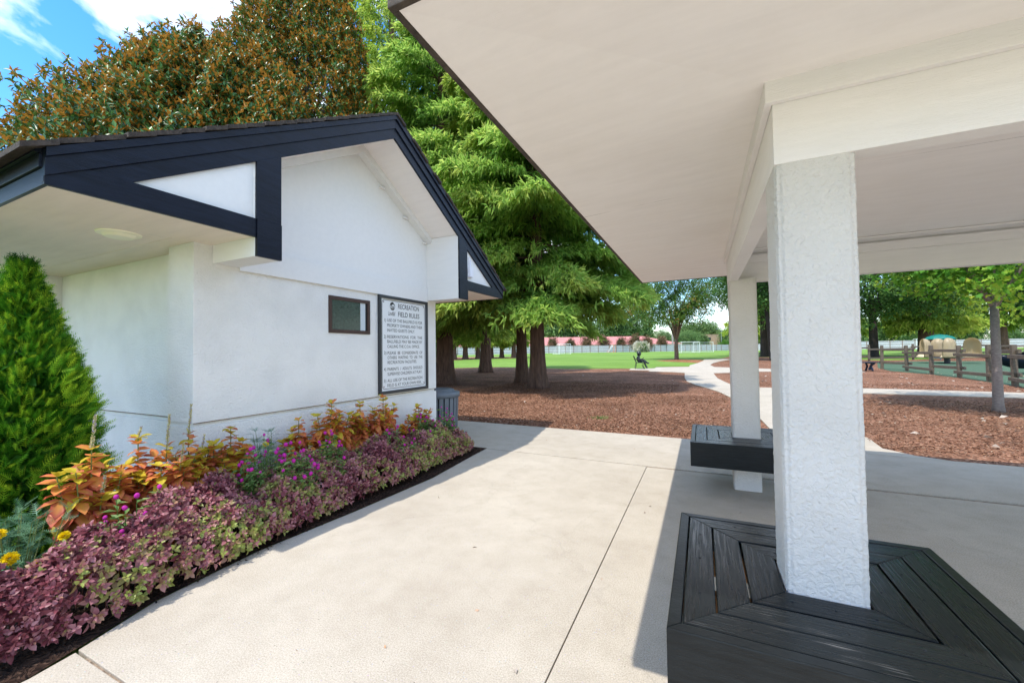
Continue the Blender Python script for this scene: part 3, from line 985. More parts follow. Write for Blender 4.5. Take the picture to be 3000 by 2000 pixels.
# eave fascias along both long sides
ea = MB()
for s in (-1, 1):
    ye = .862 if s < 0 else 6.268

    def bx(y0, y1, z0, z1):
        ea.box(XE - .3, min(y0, y1), z0, XG - .021, max(y0, y1), z1)
    bx(ye, ye - s * .02, 2.266, 2.358)
    bx(ye + s * .014, ye - s * .02, 2.360, 2.432)
    bx(ye + s * .03, ye - s * .02, 2.434, 2.462)
ea.build_each('eave_fascia', BLACK, hut, bevel=.002)
# recessed soffit lamp (unlit)
rl = MB().lathe([(.0, 2.235), (.08, 2.24), (.10, 2.258), (.125, 2.262), (.13, 2.2715), (.1, 2.2715)], (-3.93, 1.47, 0), 28)
rl.build('soffit_lamp', mat('lamp_plastic', (.95, .92, .70), .4), hut, smooth=False)
# window
wn = MB()
y0, y1, z0, z1 = 3.145, 3.752, 1.583, 1.997
fw = .042
xa, xb = XW - .02, XW + .012
wn.box(xa, y0, z0, xb, y1, z0 + fw); wn.box(xa, y0, z1 - fw, xb, y1, z1)
wn.box(xa, y0, z0 + fw, xb, y0 + fw, z1 - fw); wn.box(xa, y1 - fw, z0 + fw, xb, y1, z1 - fw)
wo_ = wn.build('window', BROWN, hut, bevel=.003)
MB().box(XW + .0008, y0 + fw, z0 + fw, XW + .003, y1 - fw - .11, z1 - fw).build('pane', GLASS, wo_)
MB().box(XW + .0008, y1 - fw - .105, z0 + fw, XW + .002, y1 - fw - .03, z1 - fw).build('blind', CURT, wo_)
MB().box(XW + .0008, y1 - fw - .03, z0 + fw, XW + .0015, y1 - fw, z1 - fw).build('reveal', DARKIN, wo_)
# flood light on the right gable panel
fl = MB()
fl.box(XG - .02, 5.16, 2.47, XG + .03, 5.25, 2.62)
fl.box(XG - .02, 5.18, 2.62, XG - .005, 5.19, 2.77)
fl.box(XG - .02, 5.225, 2.62, XG - .005, 5.235, 2.74)
fl.build('flood_light', mat('white_plastic', (.78, .78, .82), .4), hut, bevel=.008)

# ------------------------------------------------------------------ the rules sign
gl = MB()
gl.box(XW - .004, 1.85, Z0 - .004, XW + .0012, 5.11, Z0 + .003)
gl.box(XE, 1.975, Z0 - .004, -4.08, 1.979, Z0 + .003)
gl.build_each('groove_line', mat('groove_dirt', (.20, .14, .09), .9, var=.5, vscale=15), hut)
sg = thing('rules_sign', 'white field rules sign in a black frame on the stucco wall', 'sign', (XW, 4.385, 1.46))
y0, y1, z0, z1 = 3.885, 4.882, .825, 2.098
fm = MB()
w_ = .040
x1_ = XW + .035
fm.box(XW + .0005, y0, z0, x1_, y1, z0 + w_); fm.box(XW + .0005, y0, z1 - w_, x1_, y1, z1)
fm.box(XW + .0005, y0, z0 + w_, x1_, y0 + w_, z1 - w_); fm.box(XW + .0005, y1 - w_, z0 + w_, x1_, y1, z1 - w_)
fm.build('frame', FRAMEK, sg, bevel=.006)
MB().box(XW + .0006, y0 + w_, z0 + w_, XW + .012, y1 - w_, z1 - w_).build('panel', SIGNW, sg)
# rounded border line
bm_ = bmesh.new()
yb0, yb1, zb0, zb1, rad = y0 + .065, y1 - .055, z0 + .062, z1 - .055, .045


def rrect(off):
    pts = []
    for cy, cz, a0 in ((yb1 - rad, zb1 - rad, 0), (yb0 + rad, zb1 - rad, 90), (yb0 + rad, zb0 + rad, 180), (yb1 - rad, zb0 + rad, 270)):
        for k in range(7):
            a = R(a0 + 15 * k)
            pts.append((cy + (rad - off) * math.cos(a), cz + (rad - off) * math.sin(a)))
    return pts


A, B = rrect(0), rrect(.007)
bl = MB()
n = len(A)
bl.add([(XW + .0132, *p) for p in A] + [(XW + .0132, *p) for p in B], [(i, (i + 1) % n, n + (i + 1) % n, n + i) for i in range(n)])
bl.build('border_line', SIGNK, sg)
LH = .043


def text_obj(txt, ya, yb, z, h, parent=sg, shear=0, name='lettering', bold=0.0):
    c = bpy.data.curves.new('txt', 'FONT')
    c.body = txt; c.size = 1; c.shear = shear; c.offset = bold
    o = bpy.data.objects.new('txt', c); COL.objects.link(o)
    dg = bpy.context.evaluated_depsgraph_get()
    me = bpy.data.meshes.new_from_object(o.evaluated_get(dg))
    bpy.data.objects.remove(o)
    co = np.zeros(len(me.vertices) * 3, np.float32); me.vertices.foreach_get('co', co); co = co.reshape(-1, 3)
    x0, x1 = co[:, 0].min(), co[:, 0].max()
    hh = .73 if not shear else (co[:, 1].max() - co[:, 1].min())
    out = np.zeros_like(co)
    out[:, 0] = XW + .0136
    out[:, 1] = ya + (co[:, 0] - x0) / (x1 - x0) * (yb - ya)
    out[:, 2] = z - h / 2 + co[:, 1] / hh * h
    me.vertices.foreach_set('co', out.ravel())
    me.update()
    return link(name, me, SIGNK, parent)


big = .068
text_obj('RECREATION', 4.255, 4.695, 1.980, big, bold=.004)
text_obj('FIELD RULES', 4.255, 4.703, 1.873, big, bold=.004)
LN = [('1)', 3.993, 4.022, 1.78), ('USE OF THE BALLFIELD IS FOR', 4.046, 4.768, 1.782), ('PROPERTY OWNERS AND THEIR', 4.046, 4.767, 1.715), ('INVITED GUESTS ONLY.', 4.046, 4.60, 1.651),
      ('2)', 3.984, 4.024, 1.566), ('RESERVATIONS  FOR  THE', 4.046, 4.767, 1.567), ('BALLFIELD MAY BE MADE BY', 4.046, 4.767, 1.504), ('CALLING THE C.O.A. OFFICE.', 4.046, 4.705, 1.440),
      ('3)', 3.985, 4.026, 1.357), ('PLEASE  BE  CONSIDERATE  OF', 4.049, 4.768, 1.355), ('OTHERS  WAITING  TO  USE  THE', 4.049, 4.767, 1.293), ('RECREATION FACILITIES.', 4.049, 4.638, 1.231),
      ('4)', 3.981, 4.021, 1.144), ('PARENTS  /  ADULTS  SHOULD', 4.047, 4.764, 1.143), ('SUPERVISE CHILDREN AT PLAY.', 4.047, 4.758, 1.080),
      ('5)', 3.980, 4.020, .997), ('ALL USE OF THE RECREATION', 4.045, 4.762, .996), ('FIELD IS AT YOUR OWN RISK.', 4.042, 4.745, .933)]
for t, a, b, z in LN:
    text_obj(t, a, b, z, .042)
text_obj('Landfall', 4.066, 4.200, 1.872, .055, shear=.35, name='lettering')
# round emblem: ring, spreading tree and a small house shape
em = MB()
cy_, cz_ = 4.146, 1.968
for k in range(20):
    a0, a1 = 2 * PI * k / 20, 2 * PI * (k + 1) / 20
    if 2 <= k <= 3: continue
    em.add([(XW + .0136, cy_ + q * math.cos(a), cz_ + q * 1.12 * math.sin(a)) for a in (a0, a1) for q in (.041, .049)], [(0, 1, 3, 2)])
for dy, dz, rr in ((-.018, .030, .019), (.006, .038, .017), (-.034, .018, .012), (.026, .026, .011)):
    em.add([(XW + .0138, cy_ + dy + rr * math.cos(a) * (1 + .2 * math.sin(3 * a)), cz_ + dz + rr * .8 * math.sin(a)) for a in [2 * PI * k / 12 for k in range(12)]], [tuple(range(12))])
em.add([(XW + .0137, cy_ + a, cz_ + b) for a, b in ((-.02, .02), (-.008, .02), (-.008, -.03), (.028, -.03), (.028, -.042), (-.028, -.042), (-.02, -.03))], [tuple(range(7))])
em.add([(XW + .0137, cy_ + a, cz_ + b) for a, b in ((.0, -.026), (.024, -.026), (.024, -.006), (.012, .006), (.0, -.006))], [tuple(range(5))])
em.build('emblem', SIGNK, sg)
for yy, zz in ((y0 + .095, z1 - .085), (y1 - .085, z1 - .085), (y0 + .095, z0 + .095), (y1 - .085, z0 + .095)):
    MB().add([(XW + .0145, yy + .009 * math.cos(a), zz + .009 * math.sin(a)) for a in [PI / 4 * k for k in range(8)]], [tuple(range(8))]).build('screw', SCREW, sg)

# ------------------------------------------------------------------ litter bin
tb_ = thing('litter_bin', 'grey slatted litter bin with round lid behind the corner of the stucco wall', 'litter bin', (-4.0, 5.62, 0))
bc = (-4.0, 5.62, 0)
MB().lathe([(.0, .03), (.255, .03), (.275, .60), (.0, .60)], bc, 28).build('liner', DARKIN, tb_)
stv = MB()
for k in range(22):
    a = 2 * PI * k / 22
    dv = Vector((math.cos(a), math.sin(a), 0)); tv = Vector((-math.sin(a), math.cos(a), 0))
    c0 = Vector(bc) + dv * .272; c1 = Vector(bc) + dv * .295
    hw = .034
    stv.hexa([c0 - tv * hw, c0 + tv * hw, c0 + tv * hw + dv * .022, c0 - tv * hw + dv * .022,
              c1 - tv * hw + Vector((0, 0, .61)), c1 + tv * hw + Vector((0, 0, .61)), c1 + tv * hw + dv * .022 + Vector((0, 0, .61)), c1 - tv * hw + dv * .022 + Vector((0, 0, .61))])
stv.build('slats', GREYP, tb_, bevel=.003)
MB().lathe([(.12, .70), (.15, .705), (.17, .745), (.20, .75), (.24, .735), (.25, .715), (.325, .70), (.34, .69), (.34, .62), (.33, .615), (.30, .60), (.12, .60)], bc, 36).build('lid', GREYP, tb_, smooth=True)


# ------------------------------------------------------------------ flower bed
def ground_cover():
    P = []; D = []; Up = []; Ln = []; Rn = []; Wd = []
    n = 9500
    y = .05 + rng.uniform(0, 1, n) ** .92 * 4.85
    u = rng.uniform(0, 1, n)
    xf = -2.81 + .07 * np.clip((2.2 - y) / .6, 0, 1) * np.clip(y / .5 - .6, 0, 1) - .02 * np.sin(y * 5) + np.where(y > 4.6, -(y - 4.6) * .5, 0)
    wid = np.interp(y, [0, .5, .75, 1.05, 1.4, 3.8, 4.9], [.05, .12, .24, .42, .60, .62, .55])
    x = xf - u * wid
    # rounded profile
    hgt = (.355 + .05 * np.sin(y * 7 + x * 9) + .04 * np.sin(y * 17 + x * 5) + .03 * np.sin(y * 31 - x * 22)) * np.clip(1.2 - .06 * y, .85, 1.2)
    prof = np.sqrt(np.clip(1 - ((u - .62) / .68) ** 2, 0, 1))
    zt = hgt * prof
    zt = np.where(y > 4.6, zt * np.clip((5.0 - y) / .4, .3, 1), zt)
    for i in range(n):
        if u[i] < .13:
            z = rng.uniform(.06, max(.1, zt[i]))
        else:
            z = zt[i] * rng.uniform(.8, 1.02)
        out = nrm(np.array([.25 + 1.5 * max(0, .45 - u[i]), rng.normal() * .25, .9 * u[i] + .25]))
        k = 6
        a0 = rng.uniform(0, 6.28)
        out = out + rng.normal(size=3) * .22
        cp = np.array((x[i], y[i], z))
        t1 = nrm(np.cross(out, np.array([0., 1., .2]))); t2 = np.cross(out, t1)
        lf_ = .12 * math.sin(y[i] * 3.1 + x[i] * 8) + .10 * math.sin(y[i] * 9 - x[i] * 13)
        cl = np.clip(.33 + lf_ + .15 * rng.normal() + (.38 if rng.uniform() < (.08 + .10 * y[i] + (.22 if u[i] < .15 else 0) + lf_) else 0), 0, 1)
        for q in range(k):
            a = a0 + PI * q + (PI / 2 if q // 2 % 2 else 0) + rng.normal() * .22
            lv = q // 2
            dd = t1 * math.cos(a) + t2 * math.sin(a) + out * (rng.uniform(-.1, .5) + .45 * lv) + np.array([0, 0, -.12])
            P.append(cp + out * (.016 * lv)); D.append(dd); Up.append(out + rng.normal(size=3) * .3)
            l = rng.uniform(.037, .053) * (1 - .22 * lv); Ln.append(l); Wd.append(l * rng.uniform(.52, .68))
            Rn.append(np.clip(cl + rng.normal() * .09 + .06 * lv, 0, 1))
    P, D, Up = map(np.array, (P, D, Up))
    me = leafmesh('purple_ground_cover', [(T_OVAL, P, D, Up, np.array(Ln), np.array(Wd), np.array(Rn))])
    o = link('purple_ground_cover', me, PURP)
    # woody stems underneath
    st = MB()
    for i in range(0, n, 16):
        st.tube([(x[i] - .04, y[i], 0), (x[i], y[i] + .01, max(.05, zt[i]) * .95)], .0025, 4, False)
    return tag(o, 'low purple and green leafy bedding plants along the edge of the concrete', 'bedding plants', kind='stuff'), st


_, st = ground_cover()
o = st.build('bedding_stems', STEMR)
tag(o, 'thin reddish stems under the purple bedding leaves', 'stems', kind='stuff')


def coleus(x, y, h, w, label, spike=0., nst=4, yellow=.3):
    t = thing('coleus', label, 'coleus', (x, y, 0), 'orange and yellow coleus plants against the white wall')
    groups = []; gy = []; stm = MB(); sp = []
    for s in range(nst):
        a = rng.uniform(0, 6.28)
        lean = rng.uniform(.3, 1) * w * .95 if s else 0
        top = np.array([x + math.cos(a) * lean * .7, y + math.sin(a) * lean, h * (1 if s == 0 else rng.uniform(.66, .9))])
        base = np.array([x + math.cos(a) * lean * .2, y + math.sin(a) * lean * .2, 0])
        stm.tube([tuple(base), tuple((base + top) / 2 + np.array([0, 0, .02])), tuple(top)], [.006, .005, .003], 5)
        lv = int(h / .040)
        for k in range(lv):
            f = (k + 1) / lv
            if f < .25: continue
            p = base + (top - base) * f
            rot = k * PI / 2 + s
            mat_ = min(1, (1 - f) * 2.2)
            for q in range(2):
                for e in range(2):
                    an = rot + q * PI + e * 1.55 + rng.normal() * .25
                    dn = np.array([math.cos(an), math.sin(an), .45 - 1.75 * mat_ + rng.normal() * .35])
                    ln = (.072 + .074 * mat_) * rng.uniform(.75, 1.15)
                    ye = (f > .93 and rng.uniform() < .6) or rng.uniform() < yellow * .28
                    (gy if ye else groups).append((p, dn, np.array([math.cos(an) * .5, math.sin(an) * .5, 1]) + rng.normal(size=3) * .2, ln, ln * .68, rng.uniform(0, 1)))
        if spike and s == 0 or (spike and s == 1 and rng.uniform() < .6):
            zs = spike if s == 0 else spike * .6
            nn = int(90 * zs / .15)
            zz = rng.uniform(0, 1, nn)
            an = rng.uniform(0, 6.28, nn)
            rr = .011 * (1 - zz * .6)
            pp = top + np.stack([rr * 0 + zz * .01, zz * .012, zz * zs], 1)
            dd = np.stack([np.cos(an), np.sin(an), .5 + zz], 1)
            sp.append((T_FOLD, pp, dd, rv(nn), np.full(nn, .016), np.full(nn, .008), rng.uniform(0, 1, nn)))
            stm.tube([tuple(top), tuple(top + np.array([.01, .012, zs]))], [.003, .0015], 4)

    def mk(g):
        a = [np.array([q[i] for q in g]) for i in range(6)]
        return [(T_OVAL, *a)]
    stm.build('stem', STEMG, t)
    link('foliage', leafmesh('foliage', mk(groups)), COLE, t)
    if gy: link('young_foliage', leafmesh('young_foliage', mk(gy)), COLY, t)
    for q in sp: link('flower_spike', leafmesh('flower_spike', [q]), SPIKE, t)
    return t


coleus(-3.30, 1.12, .80, 0.26, 'tallest orange coleus beside the arborvitae with pale flower spikes', .20, 10)
coleus(-3.45, 1.40, .80, 0.16, 'slim coleus with short flower spike just left of the wall corner', .07, 8)
coleus(-3.36, 1.52, .72, 0.23, 'broad coral coleus with a long thin spike in front of the wall corner', .22, 10, .5)
coleus(-3.50, 1.72, .76, 0.17, 'coleus with dark red upper leaves and tall spike right of the wall corner', .22, 9, .2)
coleus(-3.44, 1.86, .66, 0.21, 'low coleus with a yellow star shaped top leaf rosette', 0, 9, .5)
coleus(-3.50, 2.02, .75, 0.16, 'upright red leaved coleus left of the tall blue green marigold', 0, 8, .2)
coleus(-3.48, 2.62, .72, 0.18, 'small orange coleus standing alone between marigold and big clump', 0, 9, .4)
coleus(-3.46, 2.98, .84, 0.23, 'leftmost yellow topped coleus of the big clump below the window', 0, 11, .6)
coleus(-3.46, 3.36, .79, 0.23, 'coral coleus in the middle of the big clump below the sign', 0, 11, .3)
coleus(-3.46, 3.72, .82, 0.26, 'tall coral coleus under the sign, rightmost of the big clump', 0, 11, .25)
coleus(-3.44, 4.36, .64, 0.18, 'smallest coleus near the far end of the bed by the wall corner', 0, 10, .4)
coleus(-3.36, 4.05, .50, 0.18, 'low yellow and coral coleus just right of the big clump', 0, 9, .6)

# round magenta flower head, shared
fh = bmesh.new()
bmesh.ops.create_icosphere(fh, subdivisions=3, radius=1)
for v in fh.verts:
    k = 1 + .10 * mnoise.noise(v.co * 7) + (.06 if (int(v.co.z * 9) % 2) else 0)
    v.co = Vector((v.co.x * k, v.co.y * k, v.co.z * 1.18 * k))
FHM = bpy.data.meshes.new('flower'); fh.to_mesh(FHM); fh.free(); FHM.materials.append(MAGENTA)
FHM.polygons.foreach_set('use_smooth', [True] * len(FHM.polygons))


def amaranth(x, y, h, w, nf, label, fs=.013, wy=None):
    t = thing('globe_amaranth', label, 'globe amaranth', (x, y, 0), 'globe amaranth plants with magenta flower heads')
    g = []; st = MB()
    for i in range(nf):
        a = rng.uniform(0, 6.28); q = math.sqrt(rng.uniform(0, 1))
        tx = x + math.cos(a) * q * w; ty = y + math.sin(a) * q * (wy or w)
        tz = h * (1 - .38 * q * q) * rng.uniform(.82, 1.05)
        bx_, by = x + (tx - x) * .3, y + (ty - y) * .3
        mid = ((tx * .7 + bx_ * .3), (ty * .7 + by * .3), tz * .62)
        st.tube([(bx_, by, .05), mid, (tx, ty, tz)], [.003, .0022, .0015], 4, False)
        for f in (.35, .46, .56, .66, .76, .86, .94):
            p = np.array([bx_ + (tx - bx_) * f, by + (ty - by) * f, .05 + (tz - .05) * f])
            for e in range(2):
                an = rng.uniform(0, 6.28)
                g.append((p, np.array([math.cos(an), math.sin(an), rng.uniform(-.1, .6)]), np.array([0, 0, 1.]) + rng.normal(size=3) * .2, rng.uniform(.045, .08), .024, rng.uniform()))
        fo = bpy.data.objects.new('flower', FHM)
        COL.objects.link(fo); fo.parent = t
        s = fs * rng.uniform(.7, 1.15)
        fo.scale = (s, s, s)
        fo.location = (tx - x, ty - y, tz + s)
        fo.rotation_euler = (rng.normal() * .3, rng.normal() * .3, rng.uniform(0, 6))
    a = [np.array([q[i] for q in g]) for i in range(6)]
    link('foliage', leafmesh('foliage', [(T_FOLD, *a)]), GOML, t)
    st.build('stem', GOML, t)
    return t


amaranth(-3.04, 1.22, .60, .17, 15, 'magenta globe amaranth at the foot of the tallest coleus', wy=.2)
amaranth(-3.12, 2.02, .70, .16, 20, 'magenta globe amaranth in front of the tall blue green marigold', wy=.17)
amaranth(-3.00, 2.22, .64, .18, 34, 'densest patch of magenta globe amaranth in the middle of the bed', wy=.2)
amaranth(-3.12, 2.66, .66, .16, 20, 'magenta globe amaranth below the small lone coleus', wy=.16)
amaranth(-3.05, 3.45, .52, .18, 9, 'few magenta globe amaranth heads in front of the big coleus clump', .012, .3)
amaranth(-3.2, 4.15, .58, .18, 24, 'magenta globe amaranth beside the smallest coleus', .012, .2)
amaranth(-3.2, 4.6, .58, .15, 24, 'farthest magenta globe amaranth in front of the grey litter bin', .012, .2)


def petals(c, r, up, n=90):
    i = np.arange(n) / n
    an = np.arange(n) * 2.39996
    rad = np.sqrt(i) * r * .75
    up = np.array(up) / np.linalg.norm(up)
    t1 = np.cross(up, [0, 1, .3]); t1 /= np.linalg.norm(t1); t2 = np.cross(up, t1)
    o = t1[None] * np.cos(an)[:, None] + t2[None] * np.sin(an)[:, None]
    p = np.array(c) + o * (rad * .6)[:, None] + up[None] * ((1 - i) * r * .35)[:, None]
    d = o * (.35 + i[:, None]) + up[None] * (1.1 - i)[:, None] + rng.normal(size=(n, 3)) * .15
    return (T_FOLD, p, d, np.repeat(up[None], n, 0) + rng.normal(size=(n, 3)) * .3, np.full(n, r * .55), np.full(n, r * .42), rng.uniform(0, 1, n))


def marigold(x, y, h, w, flowers, label, nst=16):
    t = thing('marigold', label, 'marigold', (x, y, 0), 'marigolds with feathery blue green leaves')
    g = []; st = MB()
    for s in range(nst):
        a = rng.uniform(0, 6.28); q = math.sqrt(rng.uniform(0, 1))
        top = np.array([x + math.cos(a) * q * w, y + math.sin(a) * q * w, h * rng.uniform(.65, 1)])
        base = np.array([x, y, 0.0])
        st.tube([tuple(base), tuple(base * .3 + top * .7 - np.array([0, 0, .04])), tuple(top)], [.004, .003, .0015], 4, False)
        for f in np.linspace(.35, 1, 7):
            p = base + (top - base) * f
            for e in range(3):
                an = rng.uniform(0, 6.28)
                g.append((p, np.array([math.cos(an), math.sin(an), rng.uniform(.0, .9)]), np.array([0, 0, 1.]) + rng.normal(size=3) * .3, rng.uniform(.05, .085), .085, rng.uniform()))
    a = [np.array([q[i] for q in g]) for i in range(6)]
    link('foliage', leafmesh('foliage', [(T_FERN, *a)]), MARL, t)
    for fx, fy, fz, r, upv in flowers:
        st.tube([(x, y, .1), (fx, fy, fz)], [.004, .003], 5, False)
        link('flower', leafmesh('flower', [petals((fx, fy, fz), r, upv)]), YEL, t)
    st.build('stem', STEMG, t)


marigold(-3.22, .80, .55, .26, [(-2.99, .737, .40, .036, (.8, -.5, .6)), (-3.0, .92, .43, .028, (.7, -.4, .7)), (-3.02, .71, .52, .028, (.7, -.4, .7)), (-2.95, .81, .36, .014, (.8, -.4, .5)), (-3.1, .70, .40, .02, (.8, -.4, .5))],
         'bright yellow marigold with blue green leaves at the left edge of the bed', 34)
marigold(-3.45, 2.30, .72, .12, [(-3.33, 2.20, .60, .026, (.7, -.3, .7)), (-3.3, 2.42, .53, .012, (.7, -.2, .7))], 'tall feathery marigold with one yellow head against the white wall', 12)


# arborvitae
def arborvitae(x, y, h, rmax, label):
    t = thing('arborvitae', label, 'conifer', (x, y, 0))
    n = 11500
    zf = rng.uniform(0.0, 1, n) ** 1.15
    a = rng.uniform(0, 6.28, n)
    prof = np.minimum(.345 + .02 * np.sin(zf * 9), rmax * (1 - zf) ** 1.15) * (1 - .25 * np.exp(-zf * 9)) + .012
    lum = 1 + .10 * np.sin(a * 5 + zf * 9) + .08 * np.sin(a * 9 - zf * 23) + .06 * np.sin(zf * 60 + a * 3) + .09 * np.sin(zf * 31 + 4 * np.sin(a * 2)) * np.sin(a * 4 + 1)
    rr = prof * lum * rng.uniform(.72, 1.0, n)
    p = np.stack([x + rr * np.cos(a), y + rr * np.sin(a), .04 + zf * (h - .06)], 1)
    out = np.stack([np.cos(a), np.sin(a), np.zeros(n)], 1)
    d = out * .8 + np.array([0, 0, .6]) * (1 + 1.6 * zf[:, None] ** 2) + rng.normal(size=(n, 3)) * .35
    tan = np.stack([-np.sin(a), np.cos(a), np.zeros(n)], 1)
    up = tan * rng.choice([-1, 1], n)[:, None] * .8 + np.array([0, 0, .6]) + rng.normal(size=(n, 3)) * .4
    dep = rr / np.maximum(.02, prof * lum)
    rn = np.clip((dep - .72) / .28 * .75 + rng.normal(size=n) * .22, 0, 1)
    link('crown', leafmesh('crown', [(T_FERN, p, d, up, rng.uniform(.065, .12, n), rng.uniform(.07, .11, n), rn)]), ARB, t)
    MB().tube([(x, y, 0), (x, y, h * .5), (x, y, h * .85)], [.04, .025, .008], 8).build('trunk', BARKT, t)
    # dense inner twigs
    n2 = 5000
    zf = rng.uniform(0, .97, n2); a = rng.uniform(0, 6.28, n2)
    rr = np.minimum(.345, rmax * (1 - zf) ** .85) * rng.uniform(.3, .78, n2)
    p = np.stack([x + rr * np.cos(a), y + rr * np.sin(a), .04 + zf * (h - .1)], 1)
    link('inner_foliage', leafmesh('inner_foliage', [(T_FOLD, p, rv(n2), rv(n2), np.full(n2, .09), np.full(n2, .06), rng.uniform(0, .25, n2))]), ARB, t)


arborvitae(-4.12, 1.05, 1.98, .76, 'bright green cone shaped arborvitae at the left end of the flower bed')


# ------------------------------------------------------------------ trees
def trunk_mesh(x, y, z0, h, r0, flare=1.6, n=40, lean=(0, 0), top=.25):
    w = MB()
    pts = []; rad = []
    for i, f in enumerate((0, .012, .03, .06, .1, .18, .3, .5, .75, 1)):
        pts.append((x + lean[0] * f, y + lean[1] * f, z0 - .05 + (h + .05) * f))
        rad.append(r0 * ((1 - f) * (1 - top) + top) * (1 + (flare - 1) * math.exp(-f * h / .55)))
    ph = x * 3.1
    w.tube(pts, rad, n, True, flute=lambda i, t: .13 * math.exp(-i / 3.) * math.sin(5 * t + ph) + .045 * math.sin(9 * t + i * .3 + ph) + .03 * math.sin(14 * t + ph))
    return w


def cypress(x, y, h, Rr, r0, z0, nl, ns, label, m=CYP, group='tall bald cypress trees beyond the mulch', ls=1.0, seed=1, gz=0., name='cypress', fl=1.5, K=7):
    t = thing(name, label, 'cypress tree', (x, y, gz), group)
    tw = trunk_mesh(x, y, gz, h * .95, r0, fl)
    rs_ = np.random.default_rng(seed)
    P = []; D = []; Ln = []; Rn = []
    for i in range(nl):
        f = (i + rs_.uniform(0, 1)) / nl
        f = f ** 1.05
        z = z0 + (h - z0) * f
        L_ = Rr * (1 - f) ** .62 * rs_.uniform(.72, 1.12) * min(1, .72 + f * 4)
        if L_ < .3: continue
        az_ = i * 2.39996 + rs_.normal() * .3
        o = np.array([math.cos(az_), math.sin(az_), 0]); s = np.array([-math.sin(az_), math.cos(az_), 0])
        rise = rs_.uniform(.0, .22); droop = rs_.uniform(.18, .42)
        base = np.array([x, y, gz + z])
        k = int(ns * (L_ / Rr) ** 1.2) + 6
        tt = rs_.uniform(.12, 1, k) ** .7
        lat = rs_.normal(size=k) * L_ * .21 * (1.15 - tt * .75)
        zc = rise * tt * L_ - droop * (tt ** 2.4) * L_ - np.abs(lat) * .35 + rs_.normal(size=k) * .06 * ls
        c = base + o * (tt * L_)[:, None] + s * lat[:, None] + np.array([0, 0, 1]) * zc[:, None]
        pts = [tuple(base + o * (q * L_) + np.array([0, 0, rise * q * L_ - droop * q ** 2.4 * L_])) for q in (0, .35, .7, .95)]
        rb = max(.012, r0 * .16 * (1 - f * .7))
        if L_ > 1.0: tw.tube(pts, [rb, rb * .7, rb * .4, rb * .15], 5, False)
        od = nrm(o[None] * (.40 + tt[:, None] * .35) + s[None] * (np.sign(lat) * .38)[:, None] + np.array([0, 0, -.95]))
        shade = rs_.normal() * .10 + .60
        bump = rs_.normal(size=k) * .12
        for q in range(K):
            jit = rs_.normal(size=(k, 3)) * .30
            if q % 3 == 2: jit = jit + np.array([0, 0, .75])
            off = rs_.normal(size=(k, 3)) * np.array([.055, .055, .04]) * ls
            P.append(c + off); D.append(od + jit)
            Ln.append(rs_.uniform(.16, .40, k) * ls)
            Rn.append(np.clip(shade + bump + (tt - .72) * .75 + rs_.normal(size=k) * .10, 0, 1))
    P = np.concatenate(P); D = np.concatenate(D); Ln = np.concatenate(Ln); Rn = np.concatenate(Rn)
    n = len(P)
    up = rs_.normal(size=(n, 3)) + np.array([0, 0, .8])
    link('crown', leafmesh('crown', [(T_FOLD, P, D, up, Ln, np.full(n, .034 * ls) * rs_.uniform(.7, 1.4, n), Rn)]), m, t)
    tw.build('trunk', BARKR, t, smooth=True)
    return t


cypress(-5.55, 14.0, 21, 5.0, .275, 3.0, 110, 420, 'massive bald cypress with the nearest reddish trunk, its drooping branches filling the centre', seed=3, K=8)
cypress(-7.25, 16.4, 22, 4.8, .235, 3.0, 90, 190, 'bald cypress whose dark trunk stands just behind and left of the nearest one', seed=4)
cypress(-10.1, 14.6, 22, 4.9, .36, 3.0, 120, 270, 'bald cypress with a thick dark trunk seen right beside the corner of the white building', m=CYP, seed=5)
cypress(-13.1, 23.7, 21, 5.2, .36, 3.3, 80, 130, 'bald cypress with flared dark trunk, midway back on the mulch', seed=6, ls=1.3)
cypress(-17.0, 19.2, 31, 6.8, .40, 3.5, 110, 150, 'pale green cypress rising behind the magnolia and the roof ridge', m=CYPY, seed=8, ls=1.3)
far = [(-35.0, 53.0, 'grey'), (-34.2, 55.2, 'x'), (-33.1, 57.3, ''), (-32.6, 61.1, ''), (-31.4, 62.6, ''), (-28.6, 61.5, '')]
labs = ['leftmost broad trunked cypress of the far row by the hedge', 'cypress close behind the broad trunked one in the far row', 'slender cypress seen left of the dark flared trunk, far row',
        'small far cypress just right of the dark flared trunk', 'far cypress with pale straight trunk between two others', 'rightmost far cypress with bright low branches before the fence']
protos = [cypress(far[0][0], far[0][1], 15, 4.2, .45, 3.2, 60, 60, labs[0], m=CYPY, group='far row of cypress trees in front of the fence', ls=2.2, seed=11, gz=G(53), fl=1.4, K=5)]


def copy_thing(src, loc, rz, sc, label, group=None):
    r = src.copy(); COL.objects.link(r)
    r.location = loc; r.rotation_euler = (0, 0, rz); r.scale = (sc, sc, sc)
    r['label'] = label
    if group: r['group'] = group
    for ch in list(src.children):
        c = ch.copy(); COL.objects.link(c); c.parent = r
        for gch in ch.children:
            d = gch.copy(); COL.objects.link(d); d.parent = c
    return r


